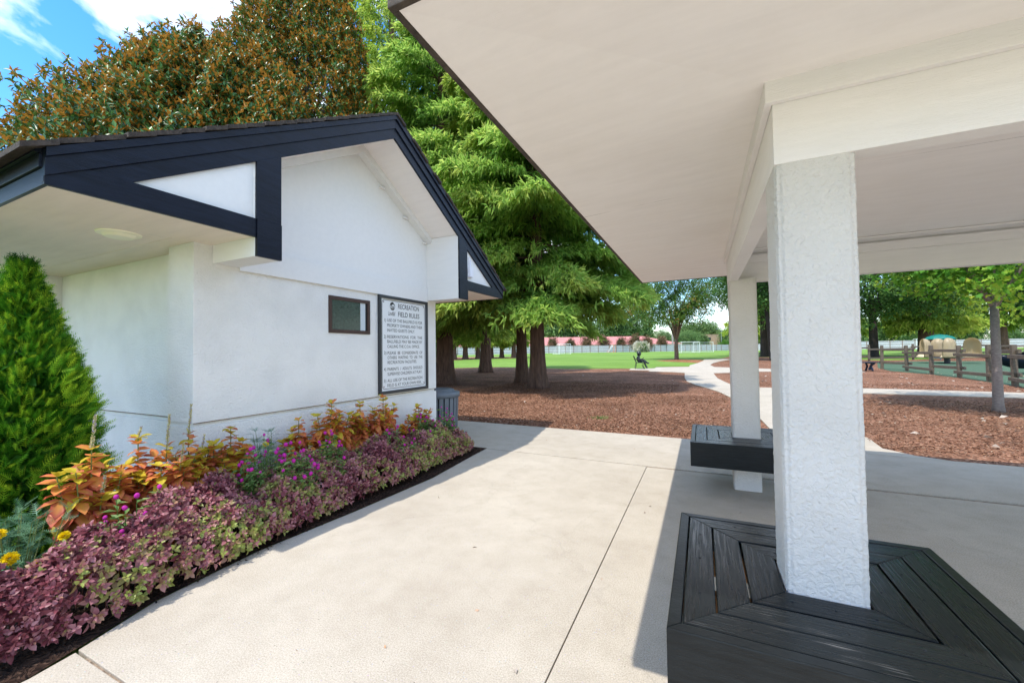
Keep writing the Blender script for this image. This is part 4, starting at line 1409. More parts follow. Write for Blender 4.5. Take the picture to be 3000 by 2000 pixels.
scs = [1, .9, .8, .72, .8, .85]
for i in range(1, 6):
    copy_thing(protos[0], (far[i][0], far[i][1], G(far[i][1])), i * 1.3, scs[i], labs[i])
rlab = ['right hand cypress with thick reddish trunk behind the orange picnic table', 'cypress with low golden green boughs hanging behind the tan spinner seats', 'cypress left of the low golden boughs, behind the forked tree',
        'darker cypress beyond the gap right of the forked tree', 'background cypress at the far right edge above the rail fence', 'distant cypress glimpsed between the two stucco columns']
for i, (x, y, s) in enumerate([(35.0, 74.0, 1.25), (21.5, 58.0, 1.0), (15.0, 66.0, .95), (26.5, 70.0, 1.15), (43.0, 76.0, 1.1), (7.5, 80.0, 1.0)]):
    copy_thing(protos[0], (x, y, G(y)), i * 2.1 + .7, s, rlab[i], 'cypress trees beyond the playground')


def broadleaf(name, x, y, gz, h, Rr, r0, zc, m, bark, label, cat, ncl=2600, lf=.16, per=6, group=None, seed=1, forks=5, squash=.75, T=T_FOLD, fork_z=None, top=.0, aspect=.55, hollow=.55, lean=(0, 0), amp=.16, droop=.0):
    t = thing(name, label, cat, (x, y, gz), group)
    rs_ = np.random.default_rng(seed)
    fz = fork_z or zc * .9
    tw = MB()
    tp = Vector((x + lean[0], y + lean[1], gz + fz))
    tw.tube([(x, y, gz - .05), (x + lean[0] * .1, y + lean[1] * .1, gz + .15), (x + lean[0] * .5, y + lean[1] * .5, gz + fz * .5), tuple(tp)], [r0 * 1.45, r0 * 1.1, r0 * .95, r0 * .85], 12)
    cen = Vector((x + lean[0], y + lean[1], gz + zc + (h - zc) * .5))
    for k in range(forks):
        a = 2 * PI * k / forks + rs_.uniform(-.4, .4)
        e = Vector((cen.x + math.cos(a) * Rr * .62, cen.y + math.sin(a) * Rr * .62, cen.z + rs_.uniform(-.1, .35) * (h - zc)))
        md = tp.lerp(e, .45) + Vector((0, 0, .1 * h))
        rr = r0 * .55
        tw.tube([tuple(tp - Vector((0, 0, r0))), tuple(tp.lerp(md, .5)), tuple(md), tuple(e)], [rr, rr * .8, rr * .55, rr * .15], 7, False)
        for j in range(3):
            b_ = md + Vector((rs_.uniform(-1, 1), rs_.uniform(-1, 1), rs_.uniform(-.2, .8))) * Rr * .45
            tw.tube([tuple(md), tuple(md.lerp(b_, .5) + Vector((0, 0, .1))), tuple(b_)], [rr * .4, rr * .25, rr * .08], 5, False)
    tw.tube([tuple(tp - Vector((0, 0, r0))), tuple(cen), (cen.x, cen.y, gz + h * .9)], [r0 * .7, r0 * .4, r0 * .1], 8, False)
    tw.build('trunk', bark, t, smooth=True)
    d = nrm(rs_.normal(size=(ncl, 3)))
    rad = rs_.uniform(hollow, 1, ncl) ** .6 * lump(d, seed, amp)
    c = np.array(cen) + d * rad[:, None] * np.array([Rr, Rr, (h - zc) * .5])
    c[:, 2] -= droop * np.hypot(c[:, 0] - cen.x, c[:, 1] - cen.y)
    c += rs_.normal(size=(ncl, 3)) * lf * .6
    G_ = []
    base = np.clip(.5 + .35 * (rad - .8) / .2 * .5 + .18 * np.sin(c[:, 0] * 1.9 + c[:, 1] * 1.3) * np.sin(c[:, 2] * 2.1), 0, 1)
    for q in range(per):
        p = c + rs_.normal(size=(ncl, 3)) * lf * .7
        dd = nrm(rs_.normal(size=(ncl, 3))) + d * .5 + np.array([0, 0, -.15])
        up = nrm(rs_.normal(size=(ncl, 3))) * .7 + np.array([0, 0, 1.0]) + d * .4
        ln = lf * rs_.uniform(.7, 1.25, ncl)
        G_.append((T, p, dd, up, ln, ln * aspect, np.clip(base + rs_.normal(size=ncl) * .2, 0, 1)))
    link('crown', leafmesh('crown', G_), m, t)
    return t


# magnolias: whorls of stiff leaves, rusty underneath
def magnolia(x, y, h, Rr, zc, label, ncl, seed, hv=None):
    t = thing('magnolia', label, 'magnolia tree', (x, y, 0), 'magnolia trees with rusty leaf backs behind the white building')
    rs_ = np.random.default_rng(seed)
    tw = trunk_mesh(x, y, 0, h * .85, .28, 1.4)
    cen = np.array([x, y, zc])
    hz = h - zc
    for k in range(26):
        a = rs_.uniform(0, 6.28); zz = rs_.uniform(.2, .8) * h
        l = Rr * .8 * math.sqrt(1 - zz / h)
        tw.tube([(x, y, zz), (x + math.cos(a) * l * .5, y + math.sin(a) * l * .5, zz + .3), (x + math.cos(a) * l, y + math.sin(a) * l, zz + l * .35)], [.08, .05, .015], 5, False)
    tw.build('trunk', BARKG, t, smooth=True)
    d = nrm(rs_.normal(size=(ncl, 3)))
    az_ = rs_.uniform(0, 2 * PI, ncl); tq = rs_.uniform(0, 1, ncl) ** .8 * .985
    pr = 1.03 * np.sqrt(1 - tq)
    oo = np.stack([np.cos(az_), np.sin(az_), np.zeros(ncl)], 1)
    d = nrm(oo + np.array([0, 0, 1]) * (.35 + tq[:, None] * 1.3))
    rad = (1 - .38 * rs_.uniform(0, 1, ncl) ** 2.0) * lump(nrm(oo * 1.2 + np.array([0, 0, 2.4]) * tq[:, None]), seed, .07, 5.5) * (1 + .07 * (rs_.uniform(size=ncl) < .12))
    zb = zc
    c = np.array([x, y, 0]) + oo * (pr * rad * Rr)[:, None] + np.array([0, 0, 1]) * (zb + tq * (h - zb) * (1 - .5 * (1 - rad) * tq))[:, None]
    ax = nrm(d * .75 + np.array([0, 0, .8]) + rs_.normal(size=(ncl, 3)) * .28)
    t1 = nrm(np.cross(ax, rs_.normal(size=(ncl, 3)))); t2 = np.cross(ax, t1)
    G_ = []
    per = 8
    for q in range(per):
        a = 2 * PI * q / per * 1.0 + rs_.normal(size=ncl) * .25
        o = t1 * np.cos(a)[:, None] + t2 * np.sin(a)[:, None]
        lift = rs_.uniform(.8, 2.2, ncl) if q % 3 == 0 else rs_.uniform(-1.0, .05, ncl)
        dd = nrm(o + ax * lift[:, None])
        ln = rs_.uniform(.13, .21, ncl)
        G_.append((T_FOLD, c + ax * (.03 * (q % 4)), dd, ax + rs_.normal(size=(ncl, 3)) * .2, ln, ln * .44, np.clip(rs_.normal(size=ncl) * .22 + .42 + (.14 if q % 3 == 0 else -.03), 0, 1)))
    link('crown', leafmesh('crown', G_), MAG, t)
    return t


magnolia(-15.5, 8.2, 12.2, 5.8, 2.0, 'broad bronze leaved magnolia rising over the building roof at the left', 19000, 21)
magnolia(-15.2, 11.8, 17.6, 5.0, 2.0, 'taller dark magnolia behind the roof ridge, next to the cypresses', 13000, 22)

# the young maple with pale trunk
mp_ = broadleaf('maple_tree', 5.49, 11.8, -.02, 5.6, 2.7, .075, 2.15, MAPLE, BARKG, 'young maple with slim pale trunk standing in mulch at the right', 'maple tree', ncl=5200, lf=.095, per=4, seed=31, T=T_MAPLE, fork_z=2.2, aspect=1.1, amp=.22, hollow=.2)
broadleaf('shade_tree', 16.6, 55.5, G(55.5), 14, 7.5, .40, 4.0, OAK, BARKD, 'dark forked shade tree just right of the near column', 'shade tree', ncl=6500, lf=.25, per=7, seed=32, fork_z=4.2, forks=4, hollow=.4)
broadleaf('shade_tree', 7.2, 60.2, G(60.2), 15, 6.5, .46, 4.2, OAK, BARKD, 'thick dark trunked tree seen in the gap between the columns', 'shade tree', ncl=5000, lf=.26, per=6, seed=33, fork_z=5.5, hollow=.4)
broadleaf('shade_tree', 6.1, 45.7, G(45.7), 12, 4.5, .20, 4.5, OAK, BARKD, 'slimmer leaning tree right of the thick trunk between the columns', 'shade tree', ncl=3200, lf=.24, per=6, seed=34, fork_z=5, lean=(-.4, 0), hollow=.4)
broadleaf('crape_myrtle', -2.63, 49.3, G(49.3), 10.5, 4.4, .22, 3.3, MYRT, BARKT, 'round crowned tree with branching tan trunk near the path bend', 'crape myrtle', ncl=5200, lf=.17, per=6, seed=35, fork_z=2.3, forks=6, amp=.2, hollow=.3)
broadleaf('shade_tree', 25.0, 47.0, G(47), 9, 3.6, .2, 3.2, OAK, BARKD, 'dull green tree at the right edge behind the rail fence', 'shade tree', ncl=3000, lf=.22, per=6, seed=36)

# ------------------------------------------------------------------ field fence
GREYW = mat('weathered_board', (.56, .57, .60), .9, var=.18, vscale=12, stretch=(3, 3, .3), bump=.4, bscale=20)
POSTB = mat('fence_post_wood', (.26, .19, .15), .9, var=.25, vscale=8)
fx = [(-75, 79), (-60.5, 93.5), (-47.5, 104.0), (-42, 108.4), (-24.5, 119), (-8, 138), (8.4, 158)]
fx2 = [(8.4, 158), (42, 130), (68, 133), (100, 136)]


def board_fence(pts, label, sp=2.44):
    t = thing('board_fence', label, 'fence', (*pts[0], G(pts[0][1])), 'weathered board fences around the playing field')
    bo = MB(); ra = MB(); posts = []
    for (xa, ya), (xb, yb) in zip(pts[:-1], pts[1:]):
        Ld = math.hypot(xb - xa, yb - ya); n = int(Ld / .16)
        dx, dy = (xb - xa) / Ld, (yb - ya) / Ld
        nx, ny = dy, -dx
        if (nx * -xa + ny * -ya) < 0: nx, ny = -nx, -ny
        for i in range(n):
            f0, f1_ = i * .16, i * .16 + .148
            x0, y0 = xa + dx * f0, ya + dy * f0; x1, y1 = xa + dx * f1_, ya + dy * f1_
            z = G(y0); h = 2.0 + random.uniform(-.015, .015)
            bo.add([(x0, y0, z), (x1, y1, z), (x1, y1, z + h), (x0, y0, z + h)], [(0, 1, 2, 3)])
        for zz in (.45, 1.15, 1.8):
            ra.beam((xa + nx * .03, ya + ny * .03, G(ya) + zz), (xb + nx * .03, yb + ny * .03, G(yb) + zz), .04, .09)
        m_ = int(Ld / sp)
        for i in range(m_):
            posts.append((xa + dx * i * sp + nx * .07, ya + dy * i * sp + ny * .07))
    bo.build('boards', GREYW, t)
    ra.build('rail', POSTB, t)
    pm = MB().box(-.06, -.06, -.1, .06, .06, 2.04).mesh('post'); pm.materials.append(POSTB)
    L0 = ORG[t.name]
    for x, y in posts[:100]:
        o = bpy.data.objects.new('post', pm); COL.objects.link(o); o.parent = t; o.location = Vector((x, y, G(y))) - L0
    return t


board_fence(fx, 'long grey board fence along the far left side of the playing field')
board_fence(fx2, 'grey board fence behind the playground at the far right')

# ------------------------------------------------------------------ buildings beyond
PINKR = mat('pink_roof', (.48, .19, .17), .9, var=.12, vscale=2, bump=.3, bscale=10)
FWALL = mat('far_white_wall', (.62, .64, .66), .8, var=.05, vscale=1)
TANW = mat('tan_brick', (.48, .33, .21), .9, var=.1, vscale=1)
DKWIN = mat('dark_window', (.05, .06, .07), .3)


def camxy(xc, D):
    return (xc * math.cos(yaw) - D * math.sin(yaw), xc * math.sin(yaw) + D * math.cos(yaw))


def long_building(name, label, xc0, xc1, D, ze, zr, depth, rm, wm, hip=9, nwin=8):
    ox, oy = camxy((xc0 + xc1) / 2, D)
    t = thing(name, label, 'building', (ox, oy, 0))
    ax = Vector((math.cos(yaw), math.sin(yaw), 0)); ay = Vector((-math.sin(yaw), math.cos(yaw), 0))
    o = Vector((*camxy(0, D), 0))

    def P(a, b, z): return o + ax * a + ay * b + Vector((0, 0, z))
    w = MB(); w.hexa([P(xc0, 0, 0), P(xc1, 0, 0), P(xc1, depth, 0), P(xc0, depth, 0), P(xc0, 0, ze), P(xc1, 0, ze), P(xc1, depth, ze), P(xc0, depth, ze)])
    w.build('wall', wm, t)
    r = MB()
    e = .6
    if zr > ze:
        r.add([P(xc0 - e, -e, ze), P(xc1 + e, -e, ze), P(xc1 + e, depth + e, ze), P(xc0 - e, depth + e, ze), P(xc0 + hip, depth / 2, zr), P(xc1 - hip, depth / 2, zr)],
              [(0, 1, 5, 4), (1, 2, 5), (2, 3, 4, 5), (3, 0, 4), (3, 2, 1, 0)])
    else:
        r.hexa([P(xc0 - .1, -.1, ze), P(xc1 + .1, -.1, ze), P(xc1 + .1, depth, ze), P(xc0 - .1, depth, ze), P(xc0 - .1, -.1, ze + .3), P(xc1 + .1, -.1, ze + .3), P(xc1 + .1, depth, ze + .3), P(xc0 - .1, depth, ze + .3)])
    r.build('roof', rm, t)
    for i in range(nwin):
        a = xc0 + (xc1 - xc0) * (i + .5) / nwin
        z = ze - 1.3
        q = MB(); q.hexa([P(a - .6, -.06, z - .9), P(a + .6, -.06, z - .9), P(a + .6, -.01, z - .9), P(a - .6, -.01, z - .9), P(a - .6, -.06, z + .4), P(a + .6, -.06, z + .4), P(a + .6, -.01, z + .4), P(a - .6, -.01, z + .4)])
        q.build('window', DKWIN, t)
    return t


long_building('low_building', 'long low building with faded pink hipped roof beyond the fence', -20, 59.5, 142, 3.3, 6.4, 16, PINKR, FWALL, 11, 14)
long_building('flat_roofed_building', 'tan flat roofed building behind trees, right of the pink roof', 82, 132, 175, 7.3, 7.3, 20, TANW, TANW, 0, 7)
long_building('gabled_building', 'small pale roofed building peeking above the pink roof', 20, 32, 190, 7.0, 11.0, 12, mat('pale_roof', (.6, .55, .5), .9), FWALL, 6, 3)

# poles
px_, py_ = camxy(52.5, 132)
tag(MB().tube([(px_, py_, .5), (px_, py_, 12)], [.32, .24], 10).build('utility_pole', mat('pole_concrete', (.36, .31, .27), .9, var=.15, vscale=6)), 'thick pale utility pole behind the round crowned tree', 'utility pole')
lp = thing('street_lamp', 'thin grey lamp post in front of the tan building', 'street lamp', (*camxy(83, 160), .7))
lx, ly = camxy(83, 160)
GREYM = mat('grey_metal', (.25, .27, .28), .5, metal=.3)
MB().tube([(lx, ly, .7), (lx, ly, 9.2)], [.16, .12], 8).build('pole', GREYM, lp)
ax_, ay_ = camxy(80.8, 160)
hd = MB(); hd.beam((lx, ly, 9.15), (ax_, ay_, 9.25), .3, .14); hd.build('lamp_head', GREYM, lp)

# shrubs along the fence
PB = broadleaf('flowering_shrub', *camxy(35.4, 110), G(115), 2.9, 1.75, .1, -.9, WFLW, BARKT, 'round white flowering shrub in front of the board fence', 'shrub', ncl=1500, lf=.22, per=5, seed=41, hollow=.6)
rust = broadleaf('crape_myrtle_shrub', 0, 0, 0, 4.6, 1.5, .1, 1.2, RUSTB, BARKT, 'x', 'shrub', ncl=900, lf=.26, per=5, group='rust tinted shrubs rising above the fence', seed=42, hollow=.4, amp=.3)
rl_ = ['leftmost rust tinted shrub over the fence, under the cypress boughs', 'second rust tinted shrub from the left over the fence', 'reddish shrub over the fence left of the lone yellow green one', 'yellow green shrub over the fence left of the orange goal',
       'rust tinted shrub over the fence right of the orange goal', 'brown shrub over the fence touching the white flowering shrub', 'pinkish shrub over the fence right of the white flowering shrub', 'tall brown and green shrub at the right end of the pink roof',
       'orange brown shrub below the tan building corner', 'orange brown shrub left of the street lamp', 'rust tinted shrub right of the lamp post']
spots = [(12.2, 122), (17.6, 122), (22.5, 122), (27.7, 122), (33.0, 122), (37.2, 122), (41.9, 125), (47.4, 128), (75, 168), (79.5, 168), (90.5, 168)]
for i, (xc, D) in enumerate(spots):
    x, y = camxy(xc, D)
    if i == 0:
        rust.location = (x, y, .75); rust['label'] = rl_[0]
    else:
        copy_thing(rust, (x, y, .75), i * 1.7, (.9, 1, 1.05, .95, 1.1, 1.0, 1.0, 1.25, 1.2, 1.2, 1.2)[i - 1], rl_[i])
sap = broadleaf('sapling', *camxy(74.5, 142), .75, 3.4, 1.55, .08, .9, leaf_mat('sapling_leaf', [(0, (.05, .15, .015)), (1, (.13, .3, .03))], transl=.35), BARKT, 'small bright green sapling before the fence near the lamp post', 'sapling', ncl=900, lf=.22, per=5, seed=43, hollow=.3, amp=.25)

# trees far beyond the buildings, one by one
fp = broadleaf('background_tree', 0, 0, 0, 13, 6.0, .3, 2.0, FARG, BARKD, 'x', 'tree', ncl=2600, lf=.6, per=5, group='trees beyond the buildings', seed=51, hollow=.6, amp=.2)
places = []
for i, xc in enumerate(range(-150, 260, 11)):
    D = 205 + 14 * math.sin(i * 2.3)
    s = 1.05 + .22 * math.sin(i * 1.7 + 1) + (.45 if 0 < xc < 70 else 0) - (.25 if xc > 80 else 0)
    places.append((xc, D, s))
for xc, D, s in [(62, 150, .42), (66, 152, .5), (70, 158, .5), (74, 166, .55), (78.5, 168, .5), (90, 166, .66), (97, 166, .62), (104, 160, .6), (58, 155, .55), (110, 160, .6), (88, 205, .95), (95, 200, 1.0), (-45, 130, .8), (-60, 120, .8), (-75, 110, .8), (-35, 145, .8), (120, 140, .7), (132, 140, .75), (145, 140, .8), (158, 140, .8)]:
    places.append((xc, D, s))
wh = ['left', 'centre', 'right']
for i, (xc, D, s) in enumerate(places):
    x, y = camxy(xc, D)
    side = 'far left horizon' if xc < 5 else 'pink roof' if xc < 60 else 'tan building' if xc < 115 else 'playground at the far right'
    near = 'in front of the taller trees' if D < 180 else 'on the skyline'
    size = 'low rounded' if s < .7 else 'middling' if s < 1.05 else 'broad tall'
    lab = f'{size} green tree {near} by the {side}'
    if i == 0:
        fp.location = (x, y, .6); fp.scale = (s, s, s); fp['label'] = lab; o = fp
    else:
        o = copy_thing(fp, (x, y, .6), i * 1.1, s, lab)
    o['group'] = f'{size} background trees {near} by the {side}'
hx, hy = camxy(-11, 66)
hg = broadleaf('hedge', hx, hy, G(hy), 1.9, 1.6, .1, .1, FARG, BARKD, 'clipped dark green hedge block at the end of the far fence', 'hedge', ncl=900, lf=.25, per=5, seed=61, hollow=.7, amp=.03)

# ------------------------------------------------------------------ goals
WM = mat('white_goal_metal', (.8, .8, .8), .4)
ORM = mat('orange_goal_paint', (.7, .22, .08), .5)
NET = mat('net_cord', (.7, .72, .74), .7)


def goal(xc, D, w, h, dpt, label, rot=0., fm_=WM, name='soccer_goal', net=.35):
    x, y = camxy(xc, D)
    t = thing(name, label, 'goal', (x, y, G(y)), 'soccer goals on the playing field')
    a = yaw + rot
    ax = Vector((math.cos(a), math.sin(a), 0)); ay = Vector((-math.sin(a), math.cos(a), 0)); o = Vector((x, y, G(y)))

    def P(u, v, z): return tuple(o + ax * u + ay * v + Vector((0, 0, z)))
    f_ = MB(); r = .06
    f_.tube([P(-w / 2, 0, 0), P(-w / 2, 0, h), P(w / 2, 0, h), P(w / 2, 0, 0)], r, 6)
    for s in (-1, 1):
        f_.tube([P(s * w / 2, 0, h), P(s * w / 2, dpt * .3, h), P(s * w / 2, dpt, .05), P(s * w / 2, 0, .05)], r * .7, 6)
    f_.tube([P(-w / 2, dpt, .05), P(w / 2, dpt, .05)], r * .7, 6)
    f_.build('frame', fm_, t)
    nn = MB(); q = .012
    for k in range(int(w / net) + 1):
        u = -w / 2 + k * net
        nn.tube([P(u, dpt * .3, h), P(u, dpt, .05)], q, 3, False)
    for k in range(1, int(h / net) + 1):
        f = k * net / h
        nn.tube([P(-w / 2, dpt * (.3 + .7 * f), h * (1 - f)), P(w / 2, dpt * (.3 + .7 * f), h * (1 - f))], q, 3, False)
        for s in (-1, 1):
            nn.tube([P(s * w / 2, 0, h * (1 - f)), P(s * w / 2, dpt * (.3 + .7 * f), h * (1 - f))], q, 3, False)
    nn.build('net', NET, t)
    return t


goal(12.6, 96, 5.2, 2.4, 1.8, 'white goal under the hanging cypress tips, left part of the field', .9)
goal(29.4, 116, 4.6, 2.1, 1.8, 'small orange framed goal against the board fence', 1.2, ORM)
goal(38.0, 86, 4.2, 2.3, 1.6, 'nearest white goal, left of the branching tan trunk', .15)
goal(43.6, 92, 4.2, 2.2, 1.6, 'white goal just right of the branching tan trunk', -.2)
goal(88.6, 85, 7.0, 2.1, 2.0, 'wide white goal behind the rail fence and forked tree', 0)

# ------------------------------------------------------------------ playground
RAILW = mat('rail_fence_wood', (.17, .135, .10), .9, col2=(.085, .07, .05), vscale=10, detail=6, stretch=(1, 1, 4), bump=.6, bscale=25, bdist=.01)


def rail_fence(posts, label, hi0=0, ext=.3):
    x0, y0 = posts[0]
    t = thing('rail_fence', label, 'fence', (x0, y0, G(y0)), 'split rail fences round the playground')
    for i, (x, y) in enumerate(posts):
        w = MB(); lx_ = random.uniform(-.03, .03)
        w.beam((x, y, G(y) - .1), (x + lx_, y + lx_, G(y) + 1.36), .13, .13, (1, 0, 0)); w.build('post', RAILW, t, bevel=.012)
    for i in range(len(posts) - 1):
        a = Vector((*posts[i], 0)); b = Vector((*posts[i + 1], 0)); d = (b - a).normalized()
        off = d.cross(Vector((0, 0, 1))) * .05 * (1 if (i + hi0) % 2 else -1)
        za, zb = (1.11, .37) if (i + hi0) % 2 == 0 else (.97, .22)
        for z in (za, zb):
            w = MB(); p = a - d * ext + off; q = b + d * ext + off
            w.beam((p.x, p.y, G(a.y) + z), (q.x, q.y, G(b.y) + z + random.uniform(-.03, .03)), .075, .13); w.build('rail', RAILW, t, bevel=.012)
    return t


rail_fence([(9.5, 30.6), (9.87, 28.5), (9.86, 25.9), (9.9, 23.7), (9.75, 21.4), (9.3, 19.1), (8.8, 16.9), (9.5, 14.6)], 'near split rail fence with alternating rails before the green surface', 0)
rail_fence([(6.0, 41.2), (9.2, 41.6), (12.5, 42.9), (16.4, 46.1), (20.0, 49.3), (23.6, 53.5), (27.0, 57.8), (31.0, 61.5), (35.5, 64.0)], 'far split rail fence behind the tan spinner seats', 1, .15)

TAN = mat('tan_plastic', (.62, .50, .31), .35, var=.04, vscale=3)
NAVY = mat('navy_plastic', (.008, .014, .035), .35)
TEAL = mat('teal_fabric', (.0, .16, .13), .6, var=.15, vscale=4)
sp_ = thing('spinner', 'tan hooded spinner seats on a dark platform in the playground', 'playground spinner', (15.6, 38.8, G(38.8)))
sc_ = Vector((15.6, 38.8, G(38.8)))
MB().tube([sc_, sc_ + Vector((0, 0, .42))], .16, 12).build('pedestal', NAVY, sp_)
MB().lathe([(0, .34), (.8, .34), (.85, .37), (.8, .41), (0, .41)], sc_, 28).build('platform', mat('slate_plastic', (.06, .07, .10), .4), sp_)


def hood(cx, cy, face, w, h, z0):
    """hooded bucket: a domed shell, open towards `face`"""
    bm = bmesh.new()
    rows = []
    for i in range(15):
        f = i / 14
        z = h * (f if f < .55 else .55 + .45 * math.sin((f - .55) / .45 * PI / 2))
        k = 1 if f < .55 else math.cos((f - .55) / .45 * PI / 2) ** .9
        k = max(k, .12)
        kk = k * (1 + .05 * math.sin(f * 9))
        row = []
        for j in range(21):
            a = face + PI + (j / 20 - .5) * R(205)
            row.append(bm.verts.new((cx + math.cos(a) * w / 2 * kk, cy + math.sin(a) * w / 2 * kk * 1.0, z0 + z)))
        rows.append(row)
    for i in range(14):
        for j in range(20):
            bm.faces.new((rows[i][j], rows[i][j + 1], rows[i + 1][j + 1], rows[i + 1][j]))
    r = bmesh.ops.solidify(bm, geom=bm.faces[:], thickness=.07)
    # seat inside
    me = bpy.data.meshes.new('seat'); bm.to_mesh(me); bm.free()
    o = link('seat', me, TAN, sp_, smooth=True)
    MB().lathe([(0, .0), (w * .44, .0), (w * .45, .05), (w * .3, .22), (0, .24)], (cx, cy, z0), 20).build('seat_base', TAN, o, smooth=True)
    return o


va = Vector((math.cos(yaw), math.sin(yaw), 0)); vb = Vector((-math.sin(yaw), math.cos(yaw), 0))
sva, svb = Vector((.928, -.373, 0)), Vector((.373, .928, 0))
for u, v, fc in ((-1.16, .1, 2.6), (.05, -1.0, 1.9), (1.18, .05, -1.9), (-.45, 1.1, 1.4)):
    c = sc_ + sva * u + svb * v
    hood(c.x, c.y, yaw + fc if fc != -1.9 else -2.02, .88, 1.36, sc_.z + .40)
cp = thing('canopy', 'low teal domed canopy just behind the tan spinner seats', 'canopy', (17.9, 45.5, G(45.5)))
cc = Vector((17.9, 45.5, G(45.5)))
MB().lathe([(1.0, 1.70), (1.02, 1.73), (.8, 1.92), (.45, 2.05), (.05, 2.12)], cc, 8).build('canopy_cover', TEAL, cp)
MB().tube([cc, cc + Vector((0, 0, 2.05))], .05, 8).build('pole', GREYM, cp)

# dark boat shaped rider at the right edge
bo_ = thing('boat_rider', 'dark navy boat shaped rider at the right edge of the playground', 'playground rider', (13.6, 27.0, G(27)))
b0 = Vector((13.6, 27.0, G(27)))
bm = bmesh.new(); rows = []
for i in range(13):
    f = i / 12
    u = -1.45 + 2.9 * f
    wd = .48 * math.sin(PI * min(1, .12 + f * .8)) ** .6
    keel = .22 + .55 * abs(2 * f - .85) ** 2.4
    top = .86 + .75 * max(0, f - .45) ** 1.3 + .02
    row = []
    for j in range(9):
        a = PI * j / 8
        zz = keel + (top - keel) * (1 - math.sin(a) ** .7)
        row.append(bm.verts.new(b0 + va * u + vb * (-math.cos(a) * wd) + Vector((0, 0, zz))))
    rows.append(row)
for i in range(12):
    for j in range(8):
        bm.faces.new((rows[i][j], rows[i + 1][j], rows[i + 1][j + 1], rows[i][j + 1]))
bm.faces.new(rows[0]); bm.faces.new(rows[-1])
bmesh.ops.solidify(bm, geom=bm.faces[:], thickness=.04)
me = bpy.data.meshes.new('hull'); bm.to_mesh(me); bm.free(); link('hull', me, NAVY, bo_, smooth=True)
MB().tube([b0, b0 + Vector((0, 0, .35))], .07, 10).build('spring', GREYM, bo_)
q = MB(); q.tube([b0 + va * .9 + Vector((0, 0, 1.0)), b0 + va * 1.5 + Vector((0, 0, 1.9))], .05, 8); q.build('mast', NAVY, bo_)

# backless black bench by the rail fence
bb = thing('park_bench', 'black backless metal bench just right of the near column in mulch', 'bench', (7.7, 28.2, G(28)))
for k in range(5):
    pass
w = MB()
for k in range(5):
    c = Vector((7.7, 28.2, G(28) + .46)) + vb * (-.2 + .1 * k)
    w.beam(c - va * 1.05, c + va * 1.05, .095, .05)
w.build('seat', NAVY, bb, bevel=.005)
for s in (-1, 1):
    w = MB(); c = Vector((7.7, 28.2, G(28))) + va * s * .65
    w.tube([c - vb * .22, c - vb * .12 + Vector((0, 0, .25)), c - vb * .2 + Vector((0, 0, .44))], .05, 6)
    w.tube([c + vb * .22, c + vb * .12 + Vector((0, 0, .25)), c + vb * .2 + Vector((0, 0, .44))], .05, 6)
    w.tube([c + va * s * .3 + Vector((0, 0, .43)), c + va * s * .12 + Vector((0, 0, .3)), c + Vector((0, 0, .05))], .06, 6)
    w.beam(c - vb * .2 + Vector((0, 0, .42)), c + vb * .2 + Vector((0, 0, .42)), .05, .06)
    w.build('leg', NAVY, bb)


def picnic(x, y, rz, topm, label):
    t = thing('picnic_table', label, 'picnic table', (x, y, G(y)), 'picnic tables on the grass')
    o = Vector((x, y, G(y))); a = Vector((math.cos(rz), math.sin(rz), 0)); b = Vector((-math.sin(rz), math.cos(rz), 0))
    w = MB()
    for k in range(5):
        c = o + b * (-.34 + .17 * k) + Vector((0, 0, .76)); w.beam(c - a * .95, c + a * .95, .15, .045)
    w.build('table_top', topm, t)
    for s in (-1, 1):
        w = MB()
        for k in (0, 1):
            c = o + b * s * (.66 + .16 * k) + Vector((0, 0, .45)); w.beam(c - a * .95, c + a * .95, .14, .045)
        w.build('seat', topm, t)
    for s in (-1, 1):
        w = MB(); c = o + a * s * .7
        w.tube([c - b * .75, c - b * .3 + Vector((0, 0, .72))], .04, 6); w.tube([c + b * .75, c + b * .3 + Vector((0, 0, .72))], .04, 6)
        w.beam(c - b * .8 + Vector((0, 0, .42)), c + b * .8 + Vector((0, 0, .42)), .04, .08)
        w.build('leg', NAVY, t)
    return t


picnic(34.0, 67.8, yaw + .1, mat('orange_boards', (.5, .17, .06), .6), 'orange topped picnic table beyond the rail fence at the far right')
picnic(7.9, 63.5, yaw + .5, mat('dark_green_boards', (.03, .05, .04), .6), 'dark picnic table seen between the two trunks in the column gap')

# blue play tower roof in the column gap
bt = thing('play_tower', 'play tower with bright blue pointed roof behind the dark trunks', 'play tower', (10.3, 76, G(76)))
bx_, by_ = 10.3, 76
q = MB(); q.add([(bx_ - 1.3, by_ - 1.3, 3.4), (bx_ + 1.3, by_ - 1.3, 3.4), (bx_ + 1.3, by_ + 1.3, 3.4), (bx_ - 1.3, by_ + 1.3, 3.4), (bx_ - .6, by_ - .6, 5.2), (bx_ + .6, by_ - .6, 5.2), (bx_ + .6, by_ + .6, 5.2), (bx_ - .6, by_ + .6, 5.2)],
                [(0, 1, 5, 4), (1, 2, 6, 5), (2, 3, 7, 6), (3, 0, 4, 7), (4, 5, 6, 7)])
q.build('roof', mat('bright_blue', (.0, .27, .62), .5), bt)
for sx in (-1, 1):
    for sy in (-1, 1):
        MB().tube([(bx_ + sx, by_ + sy, G(76)), (bx_ + sx, by_ + sy, 3.5)], .06, 6).build('leg', GREYM, bt)
pn = thing('activity_station', 'small teal and black activity station at the edge of the near column', 'playground equipment', (12.9, 48.5, G(48.5)))
c = Vector((12.75, 48.5, G(48.5)))
q = MB(); q.beam(c + Vector((0, 0, .3)), c + Vector((0, 0, 1.25)), .5, .08, (0, 1, 0)); q.build('panel', mat('teal_plastic', (.0, .3, .27), .4), pn, bevel=.02)
